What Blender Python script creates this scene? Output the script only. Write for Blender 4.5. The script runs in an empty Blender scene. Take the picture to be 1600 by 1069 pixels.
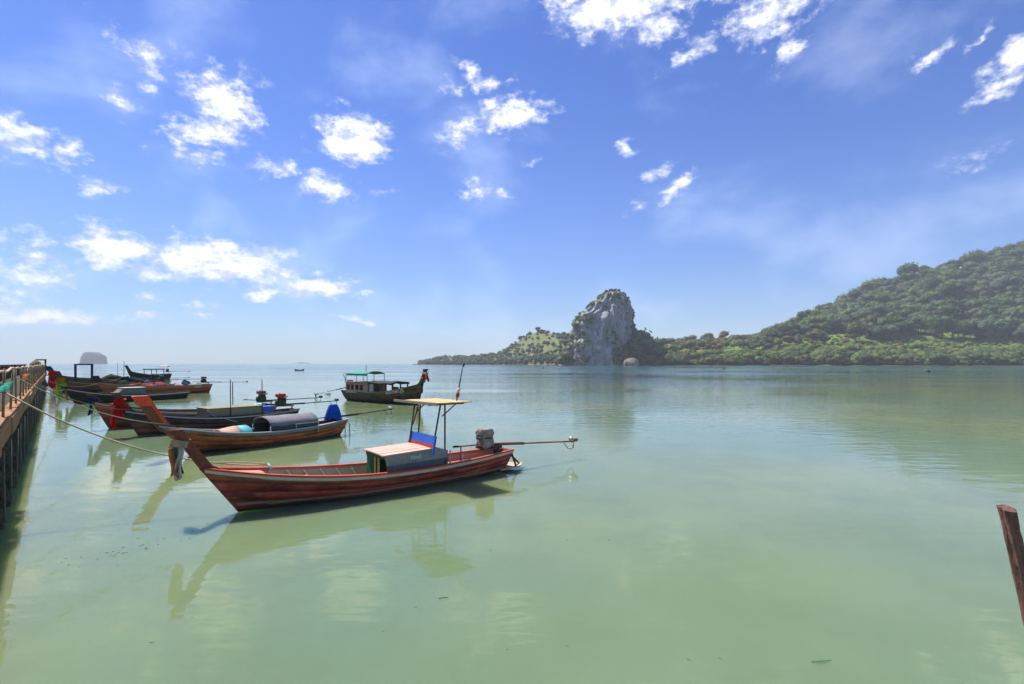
import bpy, bmesh, math, random
import numpy as np
from mathutils import Vector, Matrix
R = math.radians
scene = bpy.context.scene
col = scene.collection

# ------------------------------------------------------------------ camera
CAM_H = 3.3
cam_d = bpy.data.cameras.new('camera')
cam_d.sensor_width = 36.0
cam_d.lens = 18.0
cam_d.shift_y = 33.5 / 1600.0
cam_d.clip_start = 0.1
cam_d.clip_end = 30000.0
cam = bpy.data.objects.new('camera', cam_d)
cam.location = (0, 0, CAM_H)
cam.rotation_euler = (R(90), 0, 0)
col.objects.link(cam)
scene.camera = cam

# ------------------------------------------------------------------ light and exposure
SUN_AZ, SUN_EL = R(-51), R(59)
sun_dir = Vector((math.sin(SUN_AZ) * math.cos(SUN_EL), math.cos(SUN_AZ) * math.cos(SUN_EL), math.sin(SUN_EL)))
sun_d = bpy.data.lights.new('sun', 'SUN')
sun_d.energy = 5.0
sun_d.angle = R(0.6)
sun_d.color = (1.0, 0.95, 0.87)
sun = bpy.data.objects.new('sun', sun_d)
sun.rotation_euler = sun_dir.to_track_quat('Z', 'Y').to_euler()
sun.location = (0, 0, 60)
col.objects.link(sun)
vs = scene.view_settings
vs.view_transform = 'Standard'
vs.look = 'None'
vs.exposure = 0.74
vs.gamma = 1.0
vs.use_curve_mapping = False
scene.cycles.use_denoising = True
scene.cycles.max_bounces = 6
scene.cycles.diffuse_bounces = 3
scene.cycles.glossy_bounces = 3
scene.cycles.transmission_bounces = 3
scene.cycles.volume_bounces = 0
scene.cycles.transparent_max_bounces = 6
scene.cycles.caustics_reflective = False
scene.cycles.caustics_refractive = False

# ------------------------------------------------------------------ sky with cumulus (azimuth, elevation, half sizes in degrees, tilt, weight)
CLOUDS = [
    (11.7,34.3,7.2,2.01,0,1.45),(15.7,32.2,3.0,1.19,0,0.90),(7.1,36.1,4.9,1.86,0,1.00),(26.6,31.4,4.0,1.87,5,1.00),(19.6,29.9,2.7,1.01,18,0.80),(28.1,28.1,1.3,0.98,20,0.80),
    (22.4,34.4,3.7,1.35,0,1.00),(44.8,23.2,2.2,1.03,38,1.00),(43.5,21.2,2.0,0.68,30,0.85),(38.9,24.9,1.6,0.50,32,0.70),(42.4,25.0,1.3,0.43,32,0.55),(-37.4,26.8,1.9,0.63,-28,0.60),
    (-35.0,26.2,2.2,0.85,10,0.50),(-35.2,24.7,0.8,1.84,0,0.55),(-37.4,22.5,0.7,1.36,0,0.70),(-29.4,23.9,3.3,2.19,-20,1.25),(-30.5,21.3,2.9,1.29,0,1.25),(-28.3,25.7,2.4,0.82,15,0.60),
    (-31.7,19.2,2.6,0.87,0,0.55),(-33.3,20.2,1.4,0.74,0,0.60),(-17.2,22.8,3.8,2.09,0,1.35),(-24.5,19.2,2.6,0.93,3,0.95),(-20.4,18.0,2.8,1.28,0,1.00),(-14.0,18.0,1.5,0.44,0,0.45),
    (-0.1,25.9,4.3,1.39,8,1.35),(-5.9,24.2,2.4,1.18,25,0.80),(-2.5,28.7,2.3,0.94,0,1.00),(-4.7,29.8,1.4,0.75,0,0.85),(-6.8,28.3,1.4,0.88,0,0.55),(-4.1,18.5,1.4,0.96,10,0.80),
    (-1.3,18.5,1.6,0.71,15,0.60),(2.4,21.2,1.3,0.50,20,0.45),(12.7,22.4,1.1,0.90,20,0.75),(15.6,19.5,2.1,0.67,20,0.80),(18.0,18.0,2.2,0.80,28,1.00),(13.6,16.5,1.1,0.58,0,0.55),
    (-44.3,17.7,2.3,1.58,0,1.05),(-40.7,17.6,1.6,0.89,-5,0.90),(-43.0,16.7,1.8,0.77,0,0.80),(-37.8,9.9,3.2,2.09,0,1.35),(-29.9,9.8,6.9,1.99,0,1.40),(-35.2,8.3,1.9,0.80,0,0.80),
    (-25.7,10.0,3.4,0.88,0,0.85),(-21.2,8.0,3.6,1.31,3,1.30),(-25.7,6.9,2.1,0.70,5,0.95),(-17.0,7.5,1.6,0.47,0,0.60),(-43.7,7.4,3.4,2.55,20,0.62),(-42.4,3.8,4.3,0.74,0,1.20),
    (-44.3,4.1,2.2,0.82,0,0.85),(-35.0,6.0,1.5,0.58,0,0.80),(-35.2,4.3,1.8,0.35,0,0.85),(-31.1,4.5,1.2,0.43,0,0.70),(-31.7,5.7,1.2,0.54,0,0.60),(-17.0,4.5,2.4,0.34,0,0.80),
    (-39.3,14.9,2.1,0.67,0,0.60),(42.0,16.7,1.1,0.88,20,0.50),(-43.7,11.0,1.3,0.45,0,0.50),
]
_r = random.Random(5)
for _k in range(22):                       # cumulus goes on unseen all round, made more and larger to add fill light
    a_ = _r.uniform(62, 298)
    e_ = _r.uniform(6, 48)
    CLOUDS.append((a_ if a_ < 180 else a_ - 360, e_, _r.uniform(6, 12), _r.uniform(2.2, 4.6), _r.uniform(-10, 20), _r.uniform(.8, 1.1)))
for a_, e_ in ((-38, 44), (-6, 47), (33, 43), (10, 56), (-30, 62)):
    CLOUDS.append((a_, e_, 6, 2.4, 5, .95))

world = bpy.data.worlds.new('World')
scene.world = world
world.use_nodes = True
world.cycles.sampling_method = 'MANUAL'
world.cycles.sample_map_resolution = 512
wt = world.node_tree
wt.nodes.clear()
def wn(t, **kw):
    n = wt.nodes.new(t)
    for k, v in kw.items():
        setattr(n, k, v)
    return n
def wl(a, b): wt.links.new(a, b)
def wmath(op, a, b=None, c=None, clamp=False):
    n = wn('ShaderNodeMath', operation=op, use_clamp=clamp)
    for i, v in enumerate((a, b, c)):
        if v is None: continue
        if isinstance(v, (int, float)): n.inputs[i].default_value = v
        else: wl(v, n.inputs[i])
    return n.outputs[0]
sky = wn('ShaderNodeTexSky', sky_type='NISHITA')
sky.sun_disc = False
sky.sun_elevation = SUN_EL
sky.sun_rotation = SUN_AZ
sky.air_density = 1.0
sky.dust_density = 0.2
sky.ozone_density = 1.6
hs = wn('ShaderNodeHueSaturation')
hs.inputs['Hue'].default_value = 0.515
hs.inputs['Saturation'].default_value = 1.28
hs.inputs['Value'].default_value = 1.0
wl(sky.outputs[0], hs.inputs['Color'])
tc = wn('ShaderNodeTexCoord')
sp = wn('ShaderNodeSeparateXYZ')
wl(tc.outputs['Generated'], sp.inputs[0])
az = wmath('ARCTAN2', sp.outputs[0], sp.outputs[1])
el = wmath('ARCSINE', sp.outputs[2])
azd = wmath('MULTIPLY', az, 57.29578)
eld = wmath('MULTIPLY', el, 57.29578)
cb = wn('ShaderNodeCombineXYZ')
wl(azd, cb.inputs[0]); wl(eld, cb.inputs[1])
# fractal edge: warp the coordinates, then erode by noise
nz = wn('ShaderNodeTexNoise', noise_dimensions='2D')
nz.inputs['Scale'].default_value = 0.22
nz.inputs['Detail'].default_value = 6
nz.inputs['Roughness'].default_value = 0.62
st = wn('ShaderNodeVectorMath', operation='MULTIPLY')
st.inputs[1].default_value = (1, 1.7, 1)
wl(cb.outputs[0], st.inputs[0]); wl(st.outputs[0], nz.inputs['Vector'])
w0 = wn('ShaderNodeVectorMath', operation='SUBTRACT')
wl(nz.outputs['Color'], w0.inputs[0]); w0.inputs[1].default_value = (.5, .5, .5)
w1 = wn('ShaderNodeVectorMath', operation='MULTIPLY')
wl(w0.outputs[0], w1.inputs[0]); w1.inputs[1].default_value = (4.2, 2.4, 0)
w2 = wn('ShaderNodeVectorMath', operation='ADD')
wl(cb.outputs[0], w2.inputs[0]); wl(w1.outputs[0], w2.inputs[1])
dens = None
for a_, e_, sx, sy, tilt, wgt in CLOUDS:
    mp = wn('ShaderNodeMapping', vector_type='TEXTURE')
    mp.inputs['Location'].default_value = (a_, e_, 0)
    mp.inputs['Rotation'].default_value = (0, 0, R(tilt))
    mp.inputs['Scale'].default_value = (sx * 1.25, sy * 1.3, 1)
    if dens is None:
        wl(w2.outputs[0], mp.inputs['Vector'])
    else:                                  # evaluated one after another: keeps the shader small
        sq = wn('ShaderNodeVectorMath', operation='MULTIPLY_ADD')
        wl(dens, sq.inputs[0]); sq.inputs[1].default_value = (1e-6, 1e-6, 1e-6); wl(w2.outputs[0], sq.inputs[2])
        wl(sq.outputs[0], mp.inputs['Vector'])
    ln = wn('ShaderNodeVectorMath', operation='LENGTH')
    wl(mp.outputs[0], ln.inputs[0])
    d_ = wmath('MULTIPLY_ADD', ln.outputs['Value'], -wgt, wgt)
    dens = d_ if dens is None else wmath('MAXIMUM', dens, d_)
nz2 = wn('ShaderNodeTexNoise', noise_dimensions='2D')
nz2.inputs['Scale'].default_value = 0.55
nz2.inputs['Detail'].default_value = 9
nz2.inputs['Roughness'].default_value = 0.66
wl(st.outputs[0], nz2.inputs['Vector'])
ero = wmath('MULTIPLY_ADD', nz2.outputs['Fac'], 2.2, -1.08)
dd = wmath('ADD', wmath('MAXIMUM', dens, -0.6), ero)
cov = wn('ShaderNodeMapRange', interpolation_type='SMOOTHSTEP')
cov.inputs['From Min'].default_value = 0.0
cov.inputs['From Max'].default_value = 1.1
wl(dd, cov.inputs['Value'])
# thin veil of high cirrus
nz3 = wn('ShaderNodeTexNoise', noise_dimensions='2D')
nz3.inputs['Scale'].default_value = 0.07
nz3.inputs['Detail'].default_value = 5
nz3.inputs['Roughness'].default_value = 0.55
nz3.inputs['Distortion'].default_value = 0.15
wl(st.outputs[0], nz3.inputs['Vector'])
veil = wn('ShaderNodeMapRange', interpolation_type='SMOOTHSTEP')
veil.inputs['From Min'].default_value = 0.45
veil.inputs['From Max'].default_value = 0.80
veil.inputs['To Max'].default_value = 0.17
wl(nz3.outputs['Fac'], veil.inputs['Value'])
shade = wn('ShaderNodeMapRange', interpolation_type='SMOOTHSTEP')
shade.inputs['From Min'].default_value = 0.15
shade.inputs['From Max'].default_value = 0.75
nz4 = wn('ShaderNodeTexNoise', noise_dimensions='2D')
nz4.inputs['Scale'].default_value = 0.40
nz4.inputs['Detail'].default_value = 6
nz4.inputs['Roughness'].default_value = 0.6
of = wn('ShaderNodeVectorMath', operation='ADD')
of.inputs[1].default_value = (31, 17, 0)
wl(st.outputs[0], of.inputs[0]); wl(of.outputs[0], nz4.inputs['Vector'])
wl(wmath('ADD', wmath('MULTIPLY', dd, .35), wmath('MULTIPLY_ADD', nz4.outputs['Fac'], 2.2, -.80)), shade.inputs['Value'])
cc = wn('ShaderNodeMix', data_type='RGBA')
cc.inputs['A'].default_value = (4.3, 4.7, 6.2, 1)
cc.inputs['B'].default_value = (7.9, 7.9, 8.0, 1)
wl(shade.outputs[0], cc.inputs['Factor'])
m1 = wn('ShaderNodeMix', data_type='RGBA')
m1.inputs['B'].default_value = (8.0, 9.0, 10.5, 1)
tn_ = wn('ShaderNodeMix', data_type='RGBA', blend_type='MULTIPLY')
tn_.inputs['Factor'].default_value = 1.0
tel = wn('ShaderNodeMapRange', interpolation_type='SMOOTHSTEP')
tel.inputs['From Min'].default_value = -2.0
tel.inputs['From Max'].default_value = 17.0
wl(eld, tel.inputs['Value'])
tcol = wn('ShaderNodeMix', data_type='RGBA')
tcol.inputs['A'].default_value = (.34, .53, .77, 1)
tcol.inputs['B'].default_value = (.62, .75, .95, 1)
wl(tel.outputs[0], tcol.inputs['Factor']); wl(tcol.outputs['Result'], tn_.inputs['B'])
wl(hs.outputs[0], tn_.inputs['A'])
wl(veil.outputs[0], m1.inputs['Factor']); wl(tn_.outputs['Result'], m1.inputs['A'])
m2 = wn('ShaderNodeMix', data_type='RGBA')
wl(cov.outputs[0], m2.inputs['Factor']); wl(m1.outputs['Result'], m2.inputs['A']); wl(cc.outputs['Result'], m2.inputs['B'])
bg = wn('ShaderNodeBackground')
bg.inputs['Strength'].default_value = 0.10
wl(m2.outputs['Result'], bg.inputs['Color'])
wo = wn('ShaderNodeOutputWorld')
wl(bg.outputs[0], wo.inputs['Surface'])

# ------------------------------------------------------------------ helpers
def tag(o, label=None, cat=None, group=None, kind=None):
    if label: o['label'] = label
    if cat: o['category'] = cat
    if group: o['group'] = group
    if kind: o['kind'] = kind
    return o
def empty(name, loc=(0, 0, 0), rz=0.0, parent=None):
    o = bpy.data.objects.new(name, None)
    o.empty_display_size = .3
    o.location = loc
    o.rotation_euler = (0, 0, rz)
    col.objects.link(o)
    if parent: o.parent = parent
    return o
class MB:
    """collects shapes, then links them as one mesh object"""
    def __init__(s): s.v = []; s.f = []
    def add(s, v, f):
        n = len(s.v)
        s.v += [tuple(p) for p in v]
        s.f += [tuple(i + n for i in q) for q in f]
        return s
    def box(s, a, b, M=None, taper=0.0):
        x0, y0, z0 = a; x1, y1, z1 = b
        v = [Vector(p) for p in ((x0, y0, z0), (x1, y0, z0), (x1, y1, z0), (x0, y1, z0), (x0, y0, z1), (x1, y0, z1), (x1, y1, z1), (x0, y1, z1))]
        if taper:
            cx, cy = (x0 + x1) / 2, (y0 + y1) / 2
            for p in v[4:]:
                p.x = cx + (p.x - cx) * (1 - taper); p.y = cy + (p.y - cy) * (1 - taper)
        if M: v = [M @ p for p in v]
        return s.add(v, [(0, 3, 2, 1), (4, 5, 6, 7), (0, 1, 5, 4), (1, 2, 6, 5), (2, 3, 7, 6), (3, 0, 4, 7)])
    def bar(s, p, q, w, h, up=(0, 0, 1)):
        p = Vector(p); q = Vector(q); d = (q - p).normalized()
        sd = d.cross(Vector(up))
        if sd.length < 1e-4: sd = d.cross(Vector((1, 0, 0)))
        sd.normalize(); u = sd.cross(d)
        v = []
        for c in (p, q):
            for a, b in ((-1, -1), (1, -1), (1, 1), (-1, 1)): v.append(c + sd * a * w / 2 + u * b * h / 2)
        return s.add(v, [(0, 1, 2, 3), (7, 6, 5, 4), (0, 4, 5, 1), (1, 5, 6, 2), (2, 6, 7, 3), (3, 7, 4, 0)])
    def tube(s, pts, r, n=8, cap=True):
        pts = [Vector(p) for p in pts]
        rr = r if isinstance(r, (list, tuple)) else [r] * len(pts)
        v = []; f = []
        prev = None
        for i, p in enumerate(pts):
            d = (pts[min(i + 1, len(pts) - 1)] - pts[max(i - 1, 0)]).normalized()
            ref = Vector((0, 0, 1)) if abs(d.z) < .9 else Vector((1, 0, 0))
            sd = d.cross(ref).normalized(); u = sd.cross(d)
            for k in range(n):
                a = 2 * math.pi * k / n
                v.append(p + (sd * math.cos(a) + u * math.sin(a)) * rr[i])
        for i in range(len(pts) - 1):
            for k in range(n):
                f.append((i * n + k, (i + 1) * n + k, (i + 1) * n + (k + 1) % n, i * n + (k + 1) % n))
        if cap:
            f.append(tuple(range(n))); f.append(tuple(reversed(range((len(pts) - 1) * n, len(pts) * n))))
        return s.add(v, f)
    def lathe(s, prof, n=16, M=None):
        v = []; f = []
        for r, z in prof:
            for k in range(n):
                a = 2 * math.pi * k / n
                v.append(Vector((r * math.cos(a), r * math.sin(a), z)))
        for i in range(len(prof) - 1):
            for k in range(n):
                f.append((i * n + k, i * n + (k + 1) % n, (i + 1) * n + (k + 1) % n, (i + 1) * n + k))
        f.append(tuple(reversed(range(n)))); f.append(tuple(range((len(prof) - 1) * n, len(prof) * n)))
        if M: v = [M @ p for p in v]
        return s.add(v, f)
    def grid(s, rows, closed=False):
        n = len(rows[0]); v = [p for r in rows for p in r]; f = []
        for i in range(len(rows) - 1):
            for k in range(n if closed else n - 1):
                f.append((i * n + k, i * n + (k + 1) % n, (i + 1) * n + (k + 1) % n, (i + 1) * n + k))
        return s.add(v, f)
    def slab(s, rows, t, axis=(0, 0, 1)):
        """a sheet given as rows of points, thickened by t along axis"""
        ax = Vector(axis) * t
        n = len(rows[0]); m = len(rows)
        top = [[Vector(p) for p in r] for r in rows]
        bot = [[p - ax for p in r] for r in top]
        b0 = len(s.v)
        s.grid(top); 
        b1 = len(s.v)
        s.v += [tuple(p) for r in bot for p in r]
        for i in range(m - 1):
            for k in range(n - 1):
                s.f.append((b1 + i * n + k, b1 + (i + 1) * n + k, b1 + (i + 1) * n + k + 1, b1 + i * n + k + 1))
        per = [(0, k) for k in range(n)] + [(i, n - 1) for i in range(1, m)] + [(m - 1, k) for k in range(n - 2, -1, -1)] + [(i, 0) for i in range(m - 2, 0, -1)]
        for j in range(len(per)):
            a = per[j]; b = per[(j + 1) % len(per)]
            ia = a[0] * n + a[1]; ib = b[0] * n + b[1]
            s.f.append((b0 + ib, b0 + ia, b1 + ia, b1 + ib))
        return s
    def mesh(s, name, mat, smooth=False, fix=True):
        me = bpy.data.meshes.new(name)
        me.from_pydata(s.v, [], s.f)
        if fix:
            bm = bmesh.new(); bm.from_mesh(me)
            bmesh.ops.recalc_face_normals(bm, faces=bm.faces)
            bm.to_mesh(me); bm.free()
        for m in (mat if isinstance(mat, (list, tuple)) else [mat]): me.materials.append(m)
        if smooth: me.shade_smooth()
        return me
    def build(s, name, mat, parent=None, smooth=False, loc=None, rz=0.0, bevel=0.0):
        o = bpy.data.objects.new(name, s.mesh(name, mat, smooth))
        col.objects.link(o)
        if parent: o.parent = parent
        if loc is not None: o.location = loc
        o.rotation_euler = (0, 0, rz)
        if bevel:
            b = o.modifiers.new('bevel', 'BEVEL'); b.width = bevel; b.segments = 2; b.limit_method = 'ANGLE'
        return o
def link(name, me, parent=None, loc=(0, 0, 0), rot=(0, 0, 0), sc=(1, 1, 1)):
    o = bpy.data.objects.new(name, me)
    col.objects.link(o)
    if parent: o.parent = parent
    o.location = loc; o.rotation_euler = rot; o.scale = sc
    return o
def crv(ts, vs_):
    """smooth curve through control points"""
    ts = np.array(ts, float); v = np.array(vs_, float)
    m = np.gradient(v, ts)
    def f(t):
        i = int(np.clip(np.searchsorted(ts, t) - 1, 0, len(ts) - 2))
        h = ts[i + 1] - ts[i]; x = (t - ts[i]) / h
        return float((2 * x**3 - 3 * x**2 + 1) * v[i] + (x**3 - 2 * x**2 + x) * h * m[i] + (-2 * x**3 + 3 * x**2) * v[i + 1] + (x**3 - x**2) * h * m[i + 1])
    return f

# ------------------------------------------------------------------ materials
def hexc(h):
    h = h.lstrip('#')
    c = [int(h[i:i + 2], 16) / 255 for i in (0, 2, 4)]
    return tuple(x / 12.92 if x <= .04045 else ((x + .055) / 1.055) ** 2.4 for x in c)
class NT:
    def __init__(s, name):
        s.m = bpy.data.materials.new(name); s.m.use_nodes = True
        s.t = s.m.node_tree; s.t.nodes.clear()
        s.out = s.n('ShaderNodeOutputMaterial')
    def n(s, t, **kw):
        n = s.t.nodes.new(t)
        for k, v in kw.items(): setattr(n, k, v)
        return n
    def l(s, a, b): s.t.links.new(a, b)
    def noise(s, vec, scale, detail=4, rough=.55, dist=0.0):
        n = s.n('ShaderNodeTexNoise')
        n.inputs['Scale'].default_value = scale; n.inputs['Detail'].default_value = detail
        n.inputs['Roughness'].default_value = rough; n.inputs['Distortion'].default_value = dist
        if vec is not None: s.l(vec, n.inputs['Vector'])
        return n.outputs['Fac']
    def rng(s, v, a, b, c=0.0, d=1.0):
        n = s.n('ShaderNodeMapRange', interpolation_type='SMOOTHSTEP')
        n.inputs['From Min'].default_value = a; n.inputs['From Max'].default_value = b
        n.inputs['To Min'].default_value = c; n.inputs['To Max'].default_value = d
        s.l(v, n.inputs['Value']); return n.outputs[0]
    def mix(s, f, a, b, blend='MIX'):
        n = s.n('ShaderNodeMix', data_type='RGBA', blend_type=blend)
        for k, v in (('A', a), ('B', b)):
            if isinstance(v, tuple): n.inputs[k].default_value = (*v[:3], 1)
            else: s.l(v, n.inputs[k])
        if isinstance(f, (int, float)): n.inputs['Factor'].default_value = f
        else: s.l(f, n.inputs['Factor'])
        return n.outputs['Result']
    def math(s, op, a, b=None):
        n = s.n('ShaderNodeMath', operation=op)
        for i, v in enumerate((a, b)):
            if v is None: continue
            if isinstance(v, (int, float)): n.inputs[i].default_value = v
            else: s.l(v, n.inputs[i])
        return n.outputs[0]
    def scale(s, vec, k):
        n = s.n('ShaderNodeVectorMath', operation='MULTIPLY')
        s.l(vec, n.inputs[0]); n.inputs[1].default_value = k
        return n.outputs[0]
    def bsdf(s, color, rough=.6, spec=.5, bump=None, bdist=.01, bstr=1.0, metal=0.0, ior=1.45):
        b = s.n('ShaderNodeBsdfPrincipled')
        for k, v in (('Base Color', color), ('Roughness', rough)):
            if isinstance(v, tuple): b.inputs[k].default_value = (*v[:3], 1)
            elif isinstance(v, (int, float)): b.inputs[k].default_value = v
            else: s.l(v, b.inputs[k])
        b.inputs['Specular IOR Level'].default_value = spec
        b.inputs['Metallic'].default_value = metal
        b.inputs['IOR'].default_value = ior
        if bump is not None:
            bn = s.n('ShaderNodeBump')
            bn.inputs['Distance'].default_value = bdist; bn.inputs['Strength'].default_value = bstr
            s.l(bump, bn.inputs['Height']); s.l(bn.outputs[0], b.inputs['Normal'])
        return b
    def fin(s, b):
        s.l(b.outputs[0], s.out.inputs['Surface']); return s.m
_mats = {}
def painted(name, c, under=None, rough=.55, wear=.35, grain=(2, 14, 14), sc=2.2, bump=.004, dark=.72):
    """painted or bare wood / metal: colour drift, grime and worn places down to a second colour"""
    if name in _mats: return _mats[name]
    t = NT(name); oc = t.n('ShaderNodeTexCoord').outputs['Object']
    c = hexc(c) if isinstance(c, str) else c
    under = hexc(under) if isinstance(under, str) else (under or tuple(x * .55 + .03 for x in c))
    g = t.noise(t.scale(oc, grain), sc, 6, .65)
    b = t.noise(oc, sc * .8, 5, .6)
    f = t.noise(oc, sc * 9, 4, .6)
    cv = t.mix(t.rng(b, .3, .75), tuple(x * dark for x in c), c)
    cv = t.mix(t.rng(g, .35, .7, 0, .5), cv, tuple(min(1, x * 1.25 + .015) for x in c))
    w = t.math('ADD', t.math('MULTIPLY', g, .55), t.math('MULTIPLY', f, .45))
    cv = t.mix(t.rng(w, .62 - wear * .22, .72 - wear * .12, 0, .85), cv, under)
    _mats[name] = t.fin(t.bsdf(cv, t.rng(f, .3, .7, max(rough - .12, .1), min(rough + .2, 1)), .35, g, bump))
    return _mats[name]
def plain(name, c, rough=.6, metal=0.0, var=.25, sc=6.0, spec=.4):
    if name in _mats: return _mats[name]
    t = NT(name); oc = t.n('ShaderNodeTexCoord').outputs['Object']
    c = hexc(c) if isinstance(c, str) else c
    f = t.noise(oc, sc, 5, .6)
    cv = t.mix(t.rng(f, .3, .7), tuple(x * (1 - var) for x in c), tuple(min(1, x * (1 + var * .5)) for x in c))
    _mats[name] = t.fin(t.bsdf(cv, rough, spec, f, .003, metal=metal))
    return _mats[name]
def cloth(name, c, var=.3):
    if name in _mats: return _mats[name]
    t = NT(name); oc = t.n('ShaderNodeTexCoord').outputs['Object']
    c = hexc(c) if isinstance(c, str) else c
    f = t.noise(oc, 7, 5, .6)
    cv = t.mix(t.rng(f, .25, .75), tuple(x * (1 - var) for x in c), c)
    b = t.bsdf(cv, .85, .2, t.noise(oc, 40, 3), .002)
    tr = t.n('ShaderNodeBsdfTranslucent'); t.l(cv, tr.inputs['Color'])
    ms = t.n('ShaderNodeMixShader'); ms.inputs[0].default_value = .35
    t.l(b.outputs[0], ms.inputs[1]); t.l(tr.outputs[0], ms.inputs[2])
    t.l(ms.outputs[0], t.out.inputs['Surface']); _mats[name] = t.m
    return t.m

# ------------------------------------------------------------------ the sea
def mat_water():
    t = NT('turbid_green_water')
    g = t.n('ShaderNodeNewGeometry').outputs['Position']
    big = t.noise(g, .07, 3, .5)                        # cloudier and clearer water
    sed = t.noise(g, .45, 4, .6)
    body = t.mix(t.rng(big, .35, .65), (.124, .188, .110), (.190, .222, .096))
    body = t.mix(t.rng(sed, .35, .7, 0, .5), body, (.118, .162, .078))
    sp_ = t.n('ShaderNodeSeparateXYZ'); t.l(g, sp_.inputs[0])
    off = t.rng(sp_.outputs[1], 25, 140)                # deeper, clearer and more ruffled out in the bay
    body = t.mix(off, body, (.035, .085, .085))
    ruff = t.rng(t.noise(t.scale(g, (.010, .035, 1)), 1.0, 4, .6), .40, .62)
    # ripples: swell wavelets and fine cat's-paws, crests across the view
    r1 = t.noise(t.scale(g, (.75, 2.1, 1)), 1.0, 1, .45, .3)
    r2 = t.noise(t.scale(g, (2.6, 6.5, 1)), 1.0, 1, .5, .3)
    r3 = t.noise(t.scale(g, (.10, .30, 1)), 1.0, 2, .5)
    amp = t.math('ADD', t.math('MULTIPLY', ruff, t.rng(sp_.outputs[1], 12, 60, .12, 1.0)), .15)
    h = t.math('ADD', t.math('MULTIPLY', r1, .044), t.math('MULTIPLY', r2, .016))
    h = t.math('ADD', t.math('MULTIPLY', h, amp), t.math('MULTIPLY', r3, .022))
    rough = t.math('ADD', t.math('MULTIPLY', t.math('MULTIPLY', ruff, off), .10), t.rng(sp_.outputs[1], 20, 300, .006, .085))
    b = t.bsdf(body, rough, .5, h, 1.0, ior=1.333)
    b.inputs['Subsurface Weight'].default_value = 1.0
    b.inputs['Subsurface Radius'].default_value = (.8, 1.2, .8)
    b.inputs['Subsurface Scale'].default_value = 1.5
    b.inputs['Subsurface Anisotropy'].default_value = 0.0
    return t.fin(b)
sea = MB()
ys = [-60, -20, 0, 10, 20, 40, 80, 160, 400, 1000, 3000, 8500]
xs = [-8500, -3000, -800, -200, -60, -20, 0, 20, 60, 200, 800, 3000, 8500]
sea.grid([[(x, y, 0.0) for x in xs] for y in ys])
sea = sea.build('water', mat_water())
tag(sea, kind='structure')
# ------------------------------------------------------------------ terrain of the far shore: heading (as tangent of azimuth) against distance
rng = np.random.default_rng(11)
def tab(xs_, ys_): return lambda x: np.interp(x, xs_, ys_)
T_SH = np.array([-.19, -.16, 0.0, .11, .25, .62, 1.0, 1.5, 2.4])
shore_d = tab(T_SH, [1560, 1500, 1180, 900, 800, 720, 680, 640, 600])
width_d = tab(T_SH, [40, 60, 180, 220, 260, 480, 560, 600, 600])
# height of the skyline above the sea as a fraction of distance (trees not counted)
_sk = [(-.19, .0), (-.175, .004), (-.14, .012), (-.075, .014), (-.03, .019), (0.0, .034), (.025, .053), (.05, .065), (.075, .061), (.106, .056),
       (.25, .044), (.30, .038), (.34, .044), (.40, .043), (.475, .042), (.525, .058), (.575, .079), (.625, .101), (.675, .124), (.725, .142), (.775, .159),
       (.80, .168), (.85, .182), (.90, .195), (.95, .209), (1.0, .222), (1.12, .262), (1.35, .29), (1.7, .26), (2.4, .18)]
sky_r = tab([a for a, b in _sk], [b for a, b in _sk])
hill_w = tab([.40, .50, .6, 3], [0, .6, 1, 1])
def prof(v, hw, zr):
    low = 1 - (1 - np.clip(v, 0, 1)) ** 1.6
    hil = np.interp(v, [0, .10, .18, .34], [0, 10, 23, 52]) / np.maximum(zr, 60.0)
    hil = np.where(v > .34, np.minimum(hil, .9) + (1 - np.minimum(hil, .9)) * (v - .34) / .66, np.minimum(hil, .9))
    p = low * (1 - hw) + hil * hw
    return np.where(v > 1, np.maximum(0, 1 - (v - 1) * 2.2) * 1.0, p)
def _vn(x, y, s):
    return (np.sin(x / s + 1.3 * np.sin(y / s * .7)) * np.cos(y / s * 1.1 + .8 * np.sin(x / s * .6)))
def ground(t, v):
    """t = X/Y heading, v = 0 at the shore .. 1 at the ridge"""
    d = shore_d(t) + width_d(t) * v
    hw = hill_w(t)
    dr = shore_d(t) + width_d(t)
    z = .25 + (sky_r(t) * dr) * prof(v, hw, sky_r(t) * dr)
    x = t * d
    bump = (_vn(x, d, 60) * 5 + _vn(x, d, 23) * 2) * np.clip(v * 4, 0, 1) * np.clip(sky_r(t) / .06, .1, 1)
    return x, d, np.maximum(z + bump * (v < 1.0), .2 - 3 * (v > 1.2))
tt = np.concatenate([np.linspace(-.19, 1.1, 260), np.linspace(1.12, 2.4, 40)])
vv = np.concatenate([[-.02], np.linspace(0, 1, 46), np.linspace(1.04, 1.6, 8)])
rows = []
for v in vv:
    x, y, z = ground(tt, np.full_like(tt, max(v, 0)))
    if v < 0:
        y = y - 4; x = tt * y; z = np.full_like(z, -1.0)
    rows.append(np.stack([x, y, z], 1))
tb = MB(); tb.grid([[tuple(p) for p in r] for r in rows])
def mat_terrain():
    t = NT('hill_ground')
    g = t.n('ShaderNodeNewGeometry').outputs['Position']
    a = t.noise(g, .035, 5, .6); b = t.noise(g, .012, 4, .6); c = t.noise(g, .3, 4, .6)
    cv = t.mix(t.rng(a, .35, .65), (.055, .085, .020), (.16, .25, .04))
    sx_ = t.n('ShaderNodeSeparateXYZ'); t.l(g, sx_.inputs[0])
    cv = t.mix(t.rng(sx_.outputs[0], 60, 200, .8, 0), cv, (.175, .165, .075))     # drier grass on the headland
    cv = t.mix(t.rng(b, .56, .68), cv, (.26, .19, .105))
    cv = t.mix(t.rng(c, .35, .7, 0, .6), cv, (.07, .10, .03))
    return t.fin(t.bsdf(cv, .95, .1, c, 1.0))
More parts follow.
